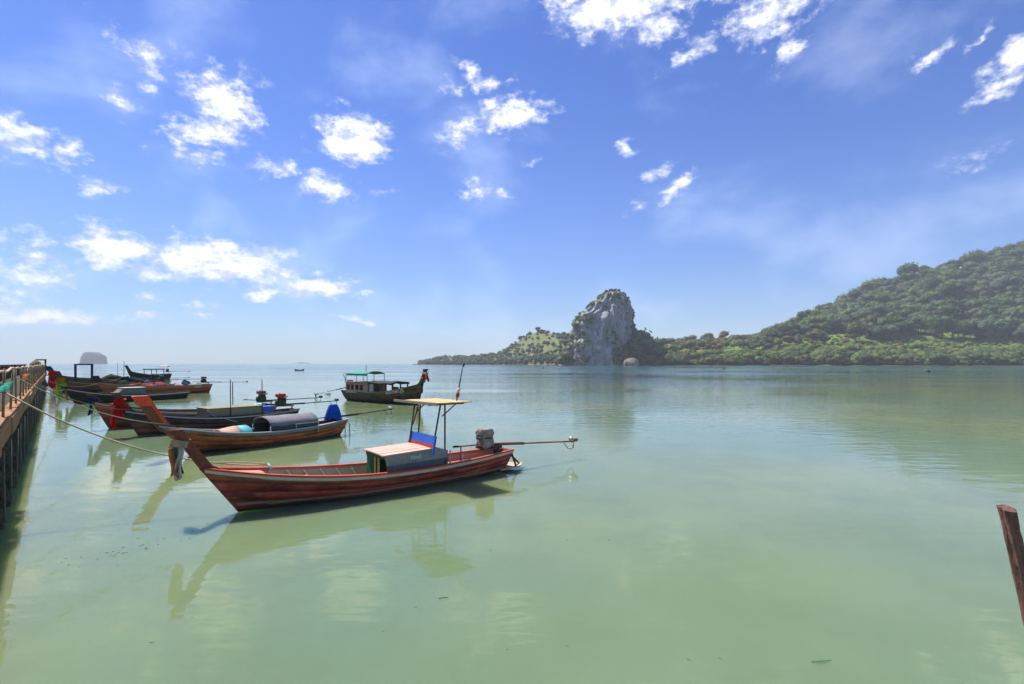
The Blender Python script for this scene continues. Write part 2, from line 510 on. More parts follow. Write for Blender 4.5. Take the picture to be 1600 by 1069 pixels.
ter = tb.build('hillside', mat_terrain(), smooth=True)
tag(ter, kind='structure')
# muddy strip of shore
mb = MB()
ts_ = np.linspace(-.185, 2.3, 200)
rows = []
for off, zz in ((-14, -.2), (-8, .12), (-2, .5), (6, .55)):
    rows.append([(t * (shore_d(t) + off + 2 * math.sin(t * 90)), shore_d(t) + off + 2 * math.sin(t * 90), zz) for t in ts_])
mb.grid(rows)
tag(mb.build('muddy_shore', plain('mud', (.12, .085, .055), .9, var=.4, sc=.1)), kind='structure')

# ------------------------------------------------------------------ trees
def icosa():
    p = (1 + 5 ** .5) / 2
    v = np.array([(-1, p, 0), (1, p, 0), (-1, -p, 0), (1, -p, 0), (0, -1, p), (0, 1, p), (0, -1, -p), (0, 1, -p), (p, 0, -1), (p, 0, 1), (-p, 0, -1), (-p, 0, 1)], float)
    v /= np.linalg.norm(v[0])
    f = [(0, 11, 5), (0, 5, 1), (0, 1, 7), (0, 7, 10), (0, 10, 11), (1, 5, 9), (5, 11, 4), (11, 10, 2), (10, 7, 6), (7, 1, 8), (3, 9, 4), (3, 4, 2), (3, 2, 6), (3, 6, 8), (3, 8, 9), (4, 9, 5), (2, 4, 11), (6, 2, 10), (8, 6, 7), (9, 8, 1)]
    return v, np.array(f)
ICO_V, ICO_F = icosa()
def ico_sub():
    v = list(map(tuple, ICO_V)); f = []; mid = {}
    def m(a, b):
        k = (min(a, b), max(a, b))
        if k not in mid:
            p = (np.array(v[a]) + np.array(v[b])); p /= np.linalg.norm(p); v.append(tuple(p)); mid[k] = len(v) - 1
        return mid[k]
    for a, b, c in ICO_F:
        x, y, z = m(a, b), m(b, c), m(c, a)
        f += [(a, x, z), (b, y, x), (c, z, y), (x, y, z)]
    return np.array(v), np.array(f)
ICO2_V, ICO2_F = ico_sub()
def tree_geo(seed, shape='round', nb=6, nl=34):
    """unit-height tree: returns verts, tri faces, per-vertex shade, per-face material (0 leaves, 1 bark)"""
    g = np.random.default_rng(seed)
    V = []; Fc = []; S = []; M = []
    base = 0
    def put(v, f, s, m):
        nonlocal base
        V.append(v); Fc.append(f + base); S.append(np.full(len(v), s) if np.isscalar(s) else s); M.append(np.full(len(f), m)); base += len(v)
    rx, zc, rz, br = {'round': (.40, .60, .36, .30), 'flat': (.50, .68, .24, .26), 'tall': (.27, .58, .40, .24), 'bush': (.46, .40, .32, .30)}[shape]
    def limb(p, q, r0, r1):
        d = q - p; d = d / np.linalg.norm(d)
        a = np.cross(d, [0.3, .9, .1]); a /= np.linalg.norm(a); b = np.cross(d, a)
        k = np.arange(5) * 2 * np.pi / 5
        ring = np.cos(k)[:, None] * a + np.sin(k)[:, None] * b
        v = np.concatenate([p + ring * r0, q + ring * r1])
        f = []
        for i in range(5):
            j = (i + 1) % 5; f += [(i, j, 5 + j), (i, 5 + j, 5 + i)]
        put(v, np.array(f), 1.0, 1)
    top = np.array([*g.normal(0, .04, 2), zc])
    limb(np.array([0, 0, -.08]), top * .6, .035, .024)
    limb(top * .6, top, .024, .012)
    off = g.uniform(0, 6.28)
    for k in range(nb):
        if k == 0: c = np.array([0, 0, zc + rz * .45])
        else:
            a = off + 2 * np.pi * k / (nb - 1) + g.normal(0, .35); rr = rx * g.uniform(.45, .75)
            c = np.array([math.cos(a) * rr, math.sin(a) * rr, zc + rz * g.uniform(-.45, .35)])
            limb(top * .62, c, .014, .006)
        rad = br * g.uniform(.75, 1.08) * (1.08 if k == 0 else 1)
        sh = g.uniform(.8, 1.2)
        bv = ICO2_V * rad * g.uniform(.74, 1.08, (len(ICO2_V), 1)) * np.array([1, 1, .8])
        put(c + bv, ICO2_F, sh * g.uniform(.85, 1.15, len(ICO2_V)), 0)
        n = g.normal(size=(nl, 3)); n[:, 2] = n[:, 2] * .9 + .25; n /= np.linalg.norm(n, axis=1)[:, None]
        ctr = c + n * rad * g.uniform(.85, 1.34, (nl, 1)) * np.array([1, 1, .8])
        sz = rad * g.uniform(.13, .27, (nl, 1))
        nn = n + g.normal(0, .45, (nl, 3)); nn /= np.linalg.norm(nn, axis=1)[:, None]
        a_ = np.cross(nn, g.normal(size=(nl, 3))); a_ /= np.linalg.norm(a_, axis=1)[:, None]
        b_ = np.cross(nn, a_)
        q = np.stack([ctr - a_ * sz, ctr - b_ * sz * .7, ctr + a_ * sz, ctr + b_ * sz * .7], 1).reshape(-1, 3)
        i = np.arange(nl)[:, None] * 4
        put(q, np.concatenate([i + [0, 1, 2], i + [0, 2, 3]]), np.repeat(sh * g.uniform(.8, 1.3, nl), 4), 0)
    return np.concatenate(V), np.concatenate(Fc), np.concatenate(S), np.concatenate(M)
def np_mesh(name, V, Fc, tint, mat_i, mats):
    me = bpy.data.meshes.new(name)
    me.vertices.add(len(V)); me.vertices.foreach_set('co', V.astype(np.float32).ravel())
    me.loops.add(len(Fc) * 3); me.loops.foreach_set('vertex_index', Fc.astype(np.int32).ravel())
    me.polygons.add(len(Fc))
    me.polygons.foreach_set('loop_start', np.arange(0, len(Fc) * 3, 3, dtype=np.int32))
    me.polygons.foreach_set('material_index', mat_i.astype(np.int32))
    for m in mats: me.materials.append(m)
    at = me.attributes.new('tint', 'FLOAT_COLOR', 'POINT')
    at.data.foreach_set('color', np.concatenate([tint, np.ones((len(tint), 1))], 1).astype(np.float32).ravel())
    me.update(calc_edges=True); me.validate()
    return me
def mat_leaf():
    t = NT('foliage')
    a = t.n('ShaderNodeAttribute'); a.attribute_name = 'tint'
    g = t.n('ShaderNodeNewGeometry').outputs['Position']
    n = t.noise(g, .9, 3, .6)
    cv = t.mix(t.rng(n, .3, .7, 0, .45), a.outputs['Color'], (.065, .09, .022))
    b = t.bsdf(cv, .6, .25)
    tr = t.n('ShaderNodeBsdfTranslucent'); t.l(cv, tr.inputs['Color'])
    ms = t.n('ShaderNodeMixShader'); ms.inputs[0].default_value = .42
    t.l(b.outputs[0], ms.inputs[1]); t.l(tr.outputs[0], ms.inputs[2])
    t.l(ms.outputs[0], t.out.inputs['Surface']); return t.m
LEAF = mat_leaf(); BARK = plain('bark', (.16, .12, .085), .9, sc=3)
SHAPES = ['round', 'round', 'flat', 'tall', 'bush', 'round', 'bush', 'flat']
GEO = [tree_geo(100 + i, s, (6, 8, 6, 5, 6, 9, 8, 7)[i]) for i, s in enumerate(SHAPES)]
TINTS = {'dark': (.060, .105, .040), 'mid': (.090, .150, .042), 'grey': (.110, .150, .085), 'light': (.150, .210, .045), 'yellow': (.235, .215, .050), 'rust': (.26, .135, .045), 'lime': (.215, .285, .040), 'olive': (.115, .120, .040)}
TREE_ME = {}
def tree_mesh(k, tint):
    if (k, tint) not in TREE_ME:
        V, Fc, S, M = GEO[k]
        TREE_ME[k, tint] = np_mesh('tree', V, Fc, np.outer(S, TINTS[tint]), M, [LEAF, BARK])
    return TREE_ME[k, tint]
def join_trees(name, items):
    """items: (x, y, z, height, variant, rgb, rotation) joined into one mass"""
    Vs = []; Fs = []; Ts = []; Ms = []; b = 0
    for x, y, z, h, k, rgb, rz in items:
        V, Fc, S, M = GEO[k]
        c, s = math.cos(rz), math.sin(rz)
        jz = .82 + .4 * ((rz * 7.13) % 1); rgb = np.array(rgb) * (.78 + .5 * ((rz * 13.7) % 1)) * np.array([.9 + .25 * ((rz * 5.1) % 1), 1, .9 + .3 * ((rz * 3.3) % 1)])
        W = np.stack([V[:, 0] * c - V[:, 1] * s, V[:, 0] * s + V[:, 1] * c, V[:, 2]], 1) * h * np.array([1, 1, jz]) + (x, y, z)
        Vs.append(W); Fs.append(Fc + b); Ts.append(np.outer(S, rgb)); Ms.append(M); b += len(V)
    me = np_mesh(name, np.concatenate(Vs), np.concatenate(Fs), np.concatenate(Ts), np.concatenate(Ms), [LEAF, BARK])
    o = bpy.data.objects.new(name, me); col.objects.link(o); return o
trees = []                                                  # x, y, z, h, variant, tint name, rot, zone
def scatter(n, t0, t1, v0, v1, hs_, tints, zone, variants, keep=None, jit=0):
    for _ in range(n):
        t = rng.uniform(t0, t1); v = rng.uniform(v0, v1)
        if keep and not keep(t, v): continue
        x, y, z = ground(np.array([t]), np.array([v]))
        h = rng.uniform(*hs_) * (float(np.interp(t, [.44, .64], [.45, 1])) if zone == 'hill' else 1)
        trees.append((float(x[0]), float(y[0]), float(z[0]) - .3, h, int(rng.choice(variants)), str(rng.choice(tints)), rng.uniform(0, 6.28), zone))
def clear(t, v):                                            # fields, a scar of bare soil and orange earth
    for ct, cv, rt, rv in ((.55, .24, .045, .09), (.62, .33, .06, .08), (.85, .36, .05, .08), (.95, .225, .3, .045), (.70, .22, .10, .05), (.75, .44, .04, .05)):
        if ((t - ct) / rt) ** 2 + ((v - cv) / rv) ** 2 < 1: return False
    return True
# headland
scatter(620, -.182, .13, 0, 1.02, (6, 11), ['dark', 'mid', 'grey', 'grey', 'olive', 'mid'], 'headland', [0, 1, 4, 5, 6], lambda t, v: not (.02 < t < .09 and .45 < v < .9 and rng.random() < .75))
scatter(160, -.175, .12, 0, .12, (9, 14), ['dark', 'mid', 'dark'], 'headland', [0, 4, 6])
# low shore right of the rock: mangrove belt
scatter(720, .22, 1.12, 0.0, .12, (11, 17), ['mid', 'light', 'light', 'mid', 'olive', 'lime'], 'mangrove', [0, 1, 4, 5, 6])
scatter(170, .22, .6, .13, 1.0, (11, 18), ['mid', 'olive', 'rust', 'light', 'yellow', 'grey', 'olive'], 'mangrove', [0, 1, 4, 5], lambda t, v: v < .9 or t < .5)
scatter(340, .60, 1.15, .08, .17, (10, 15), ['lime', 'lime', 'light', 'lime', 'yellow'], 'mangrove', [4, 6, 0])
scatter(120, .22, .55, .5, 1.0, (8, 13), ['rust', 'olive', 'yellow', 'light', 'olive'], 'mangrove', [4, 6])
# hill forest
scatter(1350, .47, 1.18, .22, 1.03, (14, 34), ['dark', 'mid', 'grey', 'dark', 'grey', 'mid', 'olive'], 'hill', [0, 1, 2, 3, 5, 7], clear)
scatter(70, .55, 1.18, .4, 1.0, (30, 42), ['dark', 'mid', 'grey', 'light'], 'hill', [3, 7, 2], clear)
scatter(60, .5, 1.05, .28, .6, (15, 22), ['yellow', 'light', 'olive'], 'hill', [0, 2, 5], clear)
scatter(110, 1.18, 2.1, 0, .9, (16, 30), ['dark', 'mid', 'grey'], 'hill', [0, 1, 2, 5])
# low crops and scrub on the clearings
scrub = []
for _ in range(900):
    t = rng.uniform(.48, 1.12); v = rng.uniform(.16, .48)
    if clear(t, v): continue
    x, y, z = ground(np.array([t]), np.array([v]))
    c = TINTS[str(rng.choice(['lime', 'lime', 'light', 'lime', 'yellow', 'rust']))] if not (.79 < t < .92 and v > .28) else (.30, .22, .11)
    scrub.append((float(x[0]), float(y[0]), float(z[0]) - .5, rng.uniform(3, 6.5), int(rng.choice([4, 6])), c, rng.uniform(0, 6)))
tag(join_trees('field_scrub', scrub), 'bright green crops and scrub on the clearings at the hill foot', 'scrub', kind='stuff')
# the trees that show largest stand as single objects, the rest is one mass per zone
def score(a):
    t = a[0] / a[1]
    return (a[3] / a[1]) if -.2 < t < 1.01 else 0
order = sorted(range(len(trees)), key=lambda i: -score(trees[i]))
CAP = {'hill': 110, 'mangrove': 110, 'headland': 70}
LBL = {'hill': ('broadleaf tree in the dense forest on the tall hillside', 'forest trees on the tall hill'),
       'mangrove': ('leafy shore tree in the low green belt below the hill', 'trees of the low shore belt'),
       'headland': ('tree on the low headland left of the rock tower', 'trees of the low headland')}
TWORD = {'dark': 'dark green', 'mid': 'mid green', 'grey': 'greyish green', 'light': 'light green', 'yellow': 'yellowish', 'rust': 'rust coloured', 'lime': 'lime green', 'olive': 'olive green'}
NAMES = {'hill': 'forest_tree', 'mangrove': 'mangrove_tree', 'headland': 'headland_tree'}
left = {k: [] for k in CAP}
for i in order:
    x, y, z, h, k, tn, rz, zone = trees[i]
    if CAP[zone] > 0:
        CAP[zone] -= 1
        o = link(NAMES[zone], tree_mesh(k, tn), None, (x, y, z), (0, 0, rz), (h, h, h * (.82 + .4 * ((rz * 7.13) % 1))))
        tag(o, TWORD[tn] + ' ' + LBL[zone][0], 'tree', TWORD[tn] + ' ' + LBL[zone][1])
    else:
        left[zone].append((x, y, z, h, k, TINTS[tn], rz))
for zone, nm, lb in (('hill', 'hill_forest', 'dense green forest covering the tall hill at right'), ('mangrove', 'mangrove_belt', 'low green belt of shore trees along the far waterline'), ('headland', 'headland_forest', 'grey green woods covering the low headland')):
    tag(join_trees(nm, left[zone]), lb, 'forest', kind='stuff')
def lone(name, t, v, h, k, tn, label, dz=0):
    x, y, z = ground(np.array([t]), np.array([v]))
    o = link(name, tree_mesh(k, tn), None, (float(x[0]), float(y[0]), float(z[0]) - .3 + dz), (0, 0, 1.0), (h, h, h))
    return tag(o, label, 'tree')
lone('ridge_tree', .803, 1.0, 30, 2, 'rust', 'reddish brown tree crown standing up from the hill ridge')
lone('ridge_tree', .583, 1.0, 26, 7, 'dark', 'lone dark flat-topped tree on the lower end of the hill ridge')
lone('yellow_tree', .612, .42, 22, 2, 'yellow', 'pale yellow tree standing above the bright green field')
lone('yellow_tree', .655, .62, 32, 2, 'yellow', 'wide yellowish tree crown high on the slope')
lone('ridge_tree', .05, .95, 14, 0, 'dark', 'tallest tree on the peak of the low headland')

# ------------------------------------------------------------------ limestone tower
RD = 830.0
ROCK_T = .153
def rock_mesh():
    hs_ = [0, 20, 49, 67, 76, 83, 88, 102, 110, 115, 119, 121]
    lf = [-46, -41, -30, -27, -25, -19, -8, 2, 12, 19, 27, 33]
    rt = [78, 73, 69, 67, 67, 66, 65, 63, 59, 55, 50, 46]
    L = crv(hs_, lf); Rr = crv(hs_, rt)
    nz_, na = 110, 190
    g = np.random.default_rng(3)
    ph = g.uniform(0, 6.28, 40); 
    rows = []
    for i in range(nz_ + 1):
        h = 121 * (i / nz_) ** .92 - (2 if i == 0 else 0)
        hc = max(h, 0)
        l, r = L(hc), Rr(hc)
        cx = (l + r) / 2; rx = (r - l) / 2; ry = rx * .72
        a = np.linspace(0, 2 * np.pi, na, endpoint=False)
        fl = np.zeros(na)
        for k in range(14):                                  # vertical flutes and buttresses
            fr = 3 + k * 2.1
            fl += np.sin(a * round(fr) + ph[k] + .9 * math.sin(hc / (9 + k) + ph[k + 14])) * (1.6 / (1 + k * .22))
        for k in range(6):
            fl += np.sin(a * (5 + 7 * k) + hc * (.12 + .09 * k) + ph[k + 28]) * 1.0 / (1 + .4 * k)
        led = 2.2 * math.sin(hc * .21 + 1) + 1.6 * math.sin(hc * .47 + 2)
        fl += led * (.4 + .6 * np.sin(a * 3 + hc * .05))
        fl += g.normal(0, .55, na)
        k_ = min(1, rx / 30) * (1 if h < 118 else .5)
        # overhanging recesses on the sea face
        for ca, chh, wa, wh, dp in ((4.2, 68, .22, 13, 8), (4.75, 40, .16, 14, 7), (5.1, 22, .2, 14, 8), (4.5, 92, .18, 7, 5), (3.7, 50, .14, 12, 5)):
            fl -= dp * np.exp(-((a - ca) / wa) ** 2 - ((hc - chh) / wh) ** 2)
        x = cx + (rx + fl * .8 * k_) * np.cos(a); y = (ry + fl * k_) * np.sin(a)
        rows.append([(x[j], y[j], h + (g.normal(0, .5) if i > 1 else 0)) for j in range(na)])
    b = MB(); b.grid(rows, closed=True)
    b.add([rows[-1][j] for j in range(na)], [tuple(range(na))])
    return b
def mat_rock():
    t = NT('limestone')
    oc = t.n('ShaderNodeTexCoord').outputs['Object']
    s = t.noise(t.scale(oc, (.16, .16, .022)), 1.0, 8, .68, .6)
    s2 = t.noise(t.scale(oc, (.55, .55, .06)), 1.0, 6, .65, .4)
    p = t.noise(oc, .045, 5, .6)
    f = t.noise(oc, .7, 6, .7)
    cv = t.mix(t.rng(s, .34, .66), (.19, .195, .21), (.50, .48, .455))
    cv = t.mix(t.rng(s2, .50, .72, 0, .8), cv, (.58, .56, .52))
    cv = t.mix(t.rng(s2, .30, .42, .75, 0), cv, (.085, .088, .10))
    cv = t.mix(t.rng(p, .56, .7, 0, .6), cv, (.34, .23, .13))
    cv = t.mix(t.rng(f, .6, .75, 0, .45), cv, (.10, .11, .05))
    return t.fin(t.bsdf(cv, .92, .15, t.math('ADD', s, f), 2.2))
LIME = mat_rock()
rb = rock_mesh()
rk = rb.build('rock_tower', LIME, None, True, (ROCK_T * RD, RD, -.3))
tag(rk, 'tall grey limestone tower with streaked cliff face on the far shore', 'rock')
# shrubs hanging on the tower: left flank, crown and right foot
shr = []
rv = np.array(rb.v)
for _ in range(2600):
    j = int(rng.integers(len(rv))); x, y, h = rv[j]
    if y > 12: continue
    l = x < -14 + .12 * h + 7 * math.sin(h * .2)
    top = h > 107 + 6 * math.sin(x * .3)
    foot = x > 44 + .5 * h + 6 * math.sin(h * .3) or (x > 30 and h < 24 + 5 * math.sin(x))
    pock = 20 < x < 36 and 34 < h < 54
    edge = x > 62 and h > 55
    if (l and rng.random() < .5) or (top and rng.random() < .22) or (foot and rng.random() < .9) or (pock and rng.random() < .75) or (edge and rng.random() < .12) or rng.random() < .018:
        tn = TINTS[str(rng.choice(['light', 'lime', 'light', 'mid', 'yellow']))] if l or (top and x < 30) else TINTS[str(rng.choice(['dark', 'dark', 'mid', 'grey']))]
        hh = rng.uniform(3.5, 7) if not foot else rng.uniform(9, 15)
        shr.append((x + ROCK_T * RD, y + RD - 2.0, h - hh * .42, hh, int(rng.choice([4, 6, 0])), tn, rng.uniform(0, 6)))
tag(join_trees('cliff_shrubs', shr), 'green shrubs and creepers clinging to the limestone tower', 'shrubs', kind='stuff')
for dx, dy, h, k, tn, lb in ((76, -26, 58, 3, 'dark', 'tall dark tree against the right flank of the limestone tower'), (90, -18, 46, 0, 'dark', 'rounded dark tree right of the limestone tower'),
                             (64, -36, 36, 5, 'dark', 'dark bushy tree at the foot of the cliff face'), (-44, -24, 30, 4, 'olive', 'olive bushy tree at the left foot of the limestone tower'),
                             (100, -20, 34, 1, 'mid', 'mid green tree between the limestone tower and the shore belt')):
    tag(link('cliff_tree', tree_mesh(k, tn), None, (ROCK_T * RD + dx, RD + dy, 0), (0, 0, dx), (h, h, h)), lb, 'tree')
def lump(name, rx, ry, rz, seed, mat, loc, label, cat='rock', nz_=14, na=26, amp=.16, p=.6):
    g = np.random.default_rng(seed); ph = g.uniform(0, 6.28, 12)
    rows = []
    for i in range(nz_ + 1):
        e = i / nz_; h = e * rz; k = max((1 - e ** 2.2), 0) ** p + .02
        a = np.linspace(0, 2 * np.pi, na, endpoint=False)
        w = 1 + amp * sum(np.sin(a * (q + 2) + ph[q] + e * 3 * math.sin(ph[q + 6])) / (1 + q * .5) for q in range(5)) + g.normal(0, amp * .15, na)
        rows.append([(rx * k * w[j] * math.cos(a[j]), ry * k * w[j] * math.sin(a[j]), h - (.6 if i == 0 else 0)) for j in range(na)])
    b = MB(); b.grid(rows, True); b.add(rows[-1], [tuple(range(na))])
    return tag(b.build(name, mat, None, True, loc), label, cat)
lump('boulder', 13, 10, 12, 5, plain('brown_boulder', (.20, .165, .125), .9, var=.6, sc=.25), (ROCK_T * RD + 52, RD - 66, -.2), 'brown rounded boulder at the waterline under the limestone tower', 'boulder', amp=.24, p=.62)
# far islands and skerries
def island(name, prof_, D, t, depth, mat, label):
    b = MB(); g = np.random.default_rng(8)
    rows = []
    for k, e in enumerate(np.linspace(-1, 1, 9)):
        s = (1 - abs(e) ** 6)
        rows.append([(x * (.75 + .25 * s) + g.normal(0, 1.5), e * depth, max(z * (.12 + .88 * s) + g.normal(0, 1.0) * (z > 5), -3)) for x, z in prof_])
    b.grid(rows)
    return tag(b.build(name, mat, None, True, (t * D, D, 0)), label, 'island')
ISL = plain('island_rock', (.030, .042, .045), .95, var=.4, sc=.03)
island('karst_island', [(x * .66, z * .68 if z > 0 else z) for x, z in [(-102, -3), (-92, 16), (-86, 40), (-78, 70), (-70, 96), (-60, 112), (-30, 116), (0, 115), (30, 113), (48, 104), (62, 92), (78, 88), (86, 80), (90, 50), (94, 20), (100, -3)]], 3400, -.8175, 55, ISL, 'hazy blue flat-topped rock island far out at left')
island('islet', [(-120, -3), (-90, 8), (-40, 16), (0, 22), (50, 18), (90, 9), (130, -3)], 7000, -.41, 60, ISL, 'tiny flat islet on the left horizon')
DARKROCK = plain('wet_rock', (.045, .045, .04), .8, sc=1)
lump('skerry', 9, 5, 5, 21, DARKROCK, (-.180 * 1490, 1490, -.2), 'small dark rock off the headland tip, the bigger one')
lump('skerry', 5, 3, 2.6, 22, DARKROCK, (-.190 * 1490, 1490, -.2), 'small dark rock off the headland tip, the outermost one')
# ------------------------------------------------------------------ the pier at left (local x along the pier, local y away from the boats)
PA = math.atan2(.745, -.667)
PO = Vector((-.603, -.540, 0))
pier = empty('pier', PO, PA)
tag(pier, 'weathered concrete pier on encrusted piles running out at left', 'pier')
def pw(s, o, z):                                            # pier coordinates to world
    return Vector((PO.x + s * math.cos(PA) - o * math.sin(PA), PO.y + s * math.sin(PA) + o * math.cos(PA), z))
PILE_PIPE = painted('algae_pipe', '#6d6a58', '#3d3d30', .8, .5, (6, 6, 1), 2, .008)
BEAM = painted('worn_pink_concrete', '#a07a58', '#5f4c3a', .9, .5, (.6, 4, 4), 1.6, .02, .6)
SLAB = painted('dark_wet_concrete', '#4d493c', '#35352a', .92, .4, (1, 3, 3), 1.2, .02, .6)
PANEL = painted('mossy_boards', '#3d3424', '#26281c', .9, .5, (2, 2, 9), 1.4, .01, .6)
POST = painted('pale_post', '#8f8266', '#5d5540', .8, .4, (6, 6, 1), 2, .008)
RAIL = painted('pink_rail', '#c79a83', '#8d7b66', .7, .4)
CAP = painted('dark_red_cap', '#5c342c', '#3a2a24', .8, .4)
def mat_pile():
    t = NT('encrusted_pile')
    oc = t.n('ShaderNodeTexCoord').outputs['Object']
    n = t.noise(oc, 9, 6, .7); m = t.noise(oc, 2.5, 4, .6)
    cv = t.mix(t.rng(n, .35, .7), (.022, .020, .016), (.10, .09, .06))
    cv = t.mix(t.rng(m, .55, .7, 0, .6), cv, (.05, .06, .025))
    return t.fin(t.bsdf(cv, .85, .3, n, .06))
PILE = mat_pile()
for m_ in (BEAM, SLAB, PANEL, POST, CAP):                    # matt, weathered: no sheen at grazing angles
    next(n for n in m_.node_tree.nodes if n.type == 'BSDF_PRINCIPLED').inputs['Specular IOR Level'].default_value = .06
PLEN = 108.0
g3 = np.random.default_rng(31)
beam_me = [MB().box((0, 0, 0), (3.96, .34, .44)).mesh('edge_beam', BEAM) for _ in range(1)][0]
slab_me = MB().box((0, 0, 0), (3.97, 2.3, .22)).mesh('deck_slab', SLAB)
panel_me = MB().box((0, 0, 0), (1.96, .06, 1.12)).mesh('parapet_board', PANEL)
post_me = MB().tube([(0, 0, 0), (0, 0, 1.2)], .028, 8).mesh('rail_post', POST, True)
k = 0
s = -2.0
while s < PLEN:
    link('edge_beam', beam_me, pier, (s, float(g3.normal(0, .03)), 1.52 + float(g3.normal(0, .012))), (float(g3.normal(0, .03)), float(g3.normal(0, .004)), float(g3.normal(0, .006))))
    link('deck_slab', slab_me, pier, (s, .35, 1.70))
    s += 4.0
s = -2.0
while s < PLEN:
    link('parapet_board', panel_me, pier, (s, 2.36, 1.93 + float(g3.normal(0, .01))))
    s += 2.0
for i in range(14):
    MB().box((-2 + i * 8, 2.30, 3.06), (-2 + i * 8 + 7.97, 2.48, 3.18)).build('parapet_cap', CAP, pier)
s = 1.4
while s < PLEN:
    link('rail_post', post_me, pier, (s, .12, 1.965), (float(g3.normal(0, .035)), float(g3.normal(0, .06)), 0), (1, 1, 1 + float(g3.normal(0, .02))))
    s += 2.75 + float(g3.normal(0, .2))
for i in range(14):                                          # rail lengths sag a little between posts
    x0 = -2 + i * 8.0
    MB().tube([(x0 + q, .12, 3.155 - (.03 + .02 * (i % 3)) * math.sin(q / 8 * math.pi) ** 2 + .02 * math.sin(q * 1.7 + i) + .004 * (i % 2)) for q in np.linspace(0, 7.98, 9)], .034, 8).build('top_rail', RAIL, pier, True)
def pile_mesh(seed):
    g = np.random.default_rng(seed)
    rows = []
    for z in np.linspace(-1.5, 1.56, 26):
        enc = 1 / (1 + math.exp((z - .55) * 6))
        r = .18 + .17 * enc
        rows.append([((r + enc * g.normal(0, .035)) * math.cos(a), (r + enc * g.normal(0, .035)) * math.sin(a), z) for a in np.linspace(0, 2 * math.pi, 14, endpoint=False)])
    b = MB(); b.grid(rows, True); b.add(rows[-1], [tuple(range(14))])
    return b.mesh('pile', PILE, True)
pm = [pile_mesh(i) for i in range(3)]
pipe_me = MB().tube([(0, 0, -.6), (.01, -.01, .4), (0, 0, 1.5)], .022, 6).mesh('hanging_pipe', PILE_PIPE, True)
cross_me = MB().bar((0, .25, 1.42), (0, 2.2, 1.42), .22, .22).mesh('cross_beam', SLAB)
s = .6; i = 0
while s < PLEN:
    link('pile', pm[i % 3], pier, (s, .28, 0), (float(g3.normal(0, .03)), float(g3.normal(0, .03)), float(g3.uniform(0, 6))))
    if i % 2 == 0: link('pile', pm[(i + 1) % 3], pier, (s, 2.1, 0), (0, 0, float(g3.uniform(0, 6))))
    link('cross_beam', cross_me, pier, (s, 0, 0))
    if s < 60: link('hanging_pipe', pipe_me, pier, (s + .55, -.04, 0), (float(g3.normal(0, .02)), 0, 0))
    s += 2.3; i += 1
# tyre fenders and a frame at the pier head
hd = MB()
for o_ in (.1, 1.0): hd.bar((103, o_, 1.9), (103, o_, 3.75), .22, .22, (1, 0, 0))
hd.bar((103, -.05, 3.84), (103, 1.2, 3.84), .24, .18)
tag(hd.build('timber_frame', painted('tarred_timber', '#3b3a38', '#24231f', .85, .3), None, False, PO, PA), 'dark timber frame standing on the pier head', 'frame')
nb = MB(); gg = np.random.default_rng(4); rows = []
for zz in np.linspace(0, 1, 12):
    r = .95 * (1 - zz ** 3 * .9)
    rows.append([((r + gg.normal(0, .05)) * math.cos(a), (r * .9 + gg.normal(0, .05)) * math.sin(a), 1.93 + zz * 1.9) for a in np.linspace(0, 6.2832, 18, endpoint=False)])
nb.grid(rows, True); nb.add(rows[-1], [tuple(range(18))])
tag(nb.build('net_heap', cloth('sand_net', '#b79f7a', .55), None, True, pw(96.5, 1.0, 0), PA), 'sand coloured heap of nets piled near the end of the pier', 'nets')
# small things along the parapet
def pole_flag(s_, o_, h, col_, label, wv=1):
    e = empty('marker_pole', pw(s_, o_, 3.18), PA)
    MB().tube([(0, 0, 0), (.05, 0, h)], .022, 6).build('pole', painted('bamboo', '#5d523b', '#3d372a', .8, .3), e, True)
    rows = [[(.05 + q * .1, .08 * math.sin(q * 1.3 + z), h - .02 - z * .14 - .04 * q) for z in range(4)] for q in range(5)]
    MB().slab(rows, .006, (0, 1, 0)).build('flag', cloth(label[:12] + '_flag', col_), e, True)
    tag(e, label, 'marker pole', 'marker poles on the pier parapet')
pole_flag(26, 2.4, .62, '#22262e', 'dark flag on a tall bamboo pole above the pier parapet')
pole_flag(28, 2.4, .38, '#2d3440', 'short pole with navy rag beside the tall one on the parapet')
pole_flag(23.5, 2.4, .40, '#8d938f', 'short pole with pale grey rag nearest on the parapet')
pole_flag(48, 2.4, .55, '#3a4048', 'far pole with grey rag standing alone on the parapet')
def rag(name, s_, o_, z, w, h, col_, label):
    rows = [[(q * w / 10, .09 * math.sin(q * 1.1 + j * .5), -h * j / 6 * (1 - .35 * math.sin(q / 10 * math.pi + .3)) - .05 * math.sin(q / 10 * math.pi)) for j in range(7)] for q in range(11)]
    o = MB().slab(rows, .008, (0, 1, 0)).build(name, cloth(name + '_cloth', col_), None, True, pw(s_, o_, z), PA)
    return tag(o, label, 'cloth')
rag('green_tarp', 14.0, .03, 2.86, 3.6, .16, '#3fae98', 'turquoise cloth hanging over the near pier rail')
rag('orange_cloth', 26.0, .02, 2.90, 2.6, .34, '#cf7b45', 'orange cloth hanging from the pier rail farther along')
# mooring ropes
ROPE = painted('old_rope', '#b9ad8e', '#7f775f', .9, .3, (20, 20, 20), 6)
ROPE2 = painted('dark_rope', '#7d7462', '#57503f', .9, .3, (20, 20, 20), 6)
def rope(p, q, sag, label, m=None, r=.017):
    p = Vector(p); q = Vector(q)
    pts = [p.lerp(q, t) - Vector((0, 0, sag * 4 * t * (1 - t))) for t in np.linspace(0, 1, 22)]
    return tag(MB().tube([v - p for v in pts], r, 6).build('mooring_rope', m or ROPE, None, True, p), label, 'rope', 'mooring ropes')
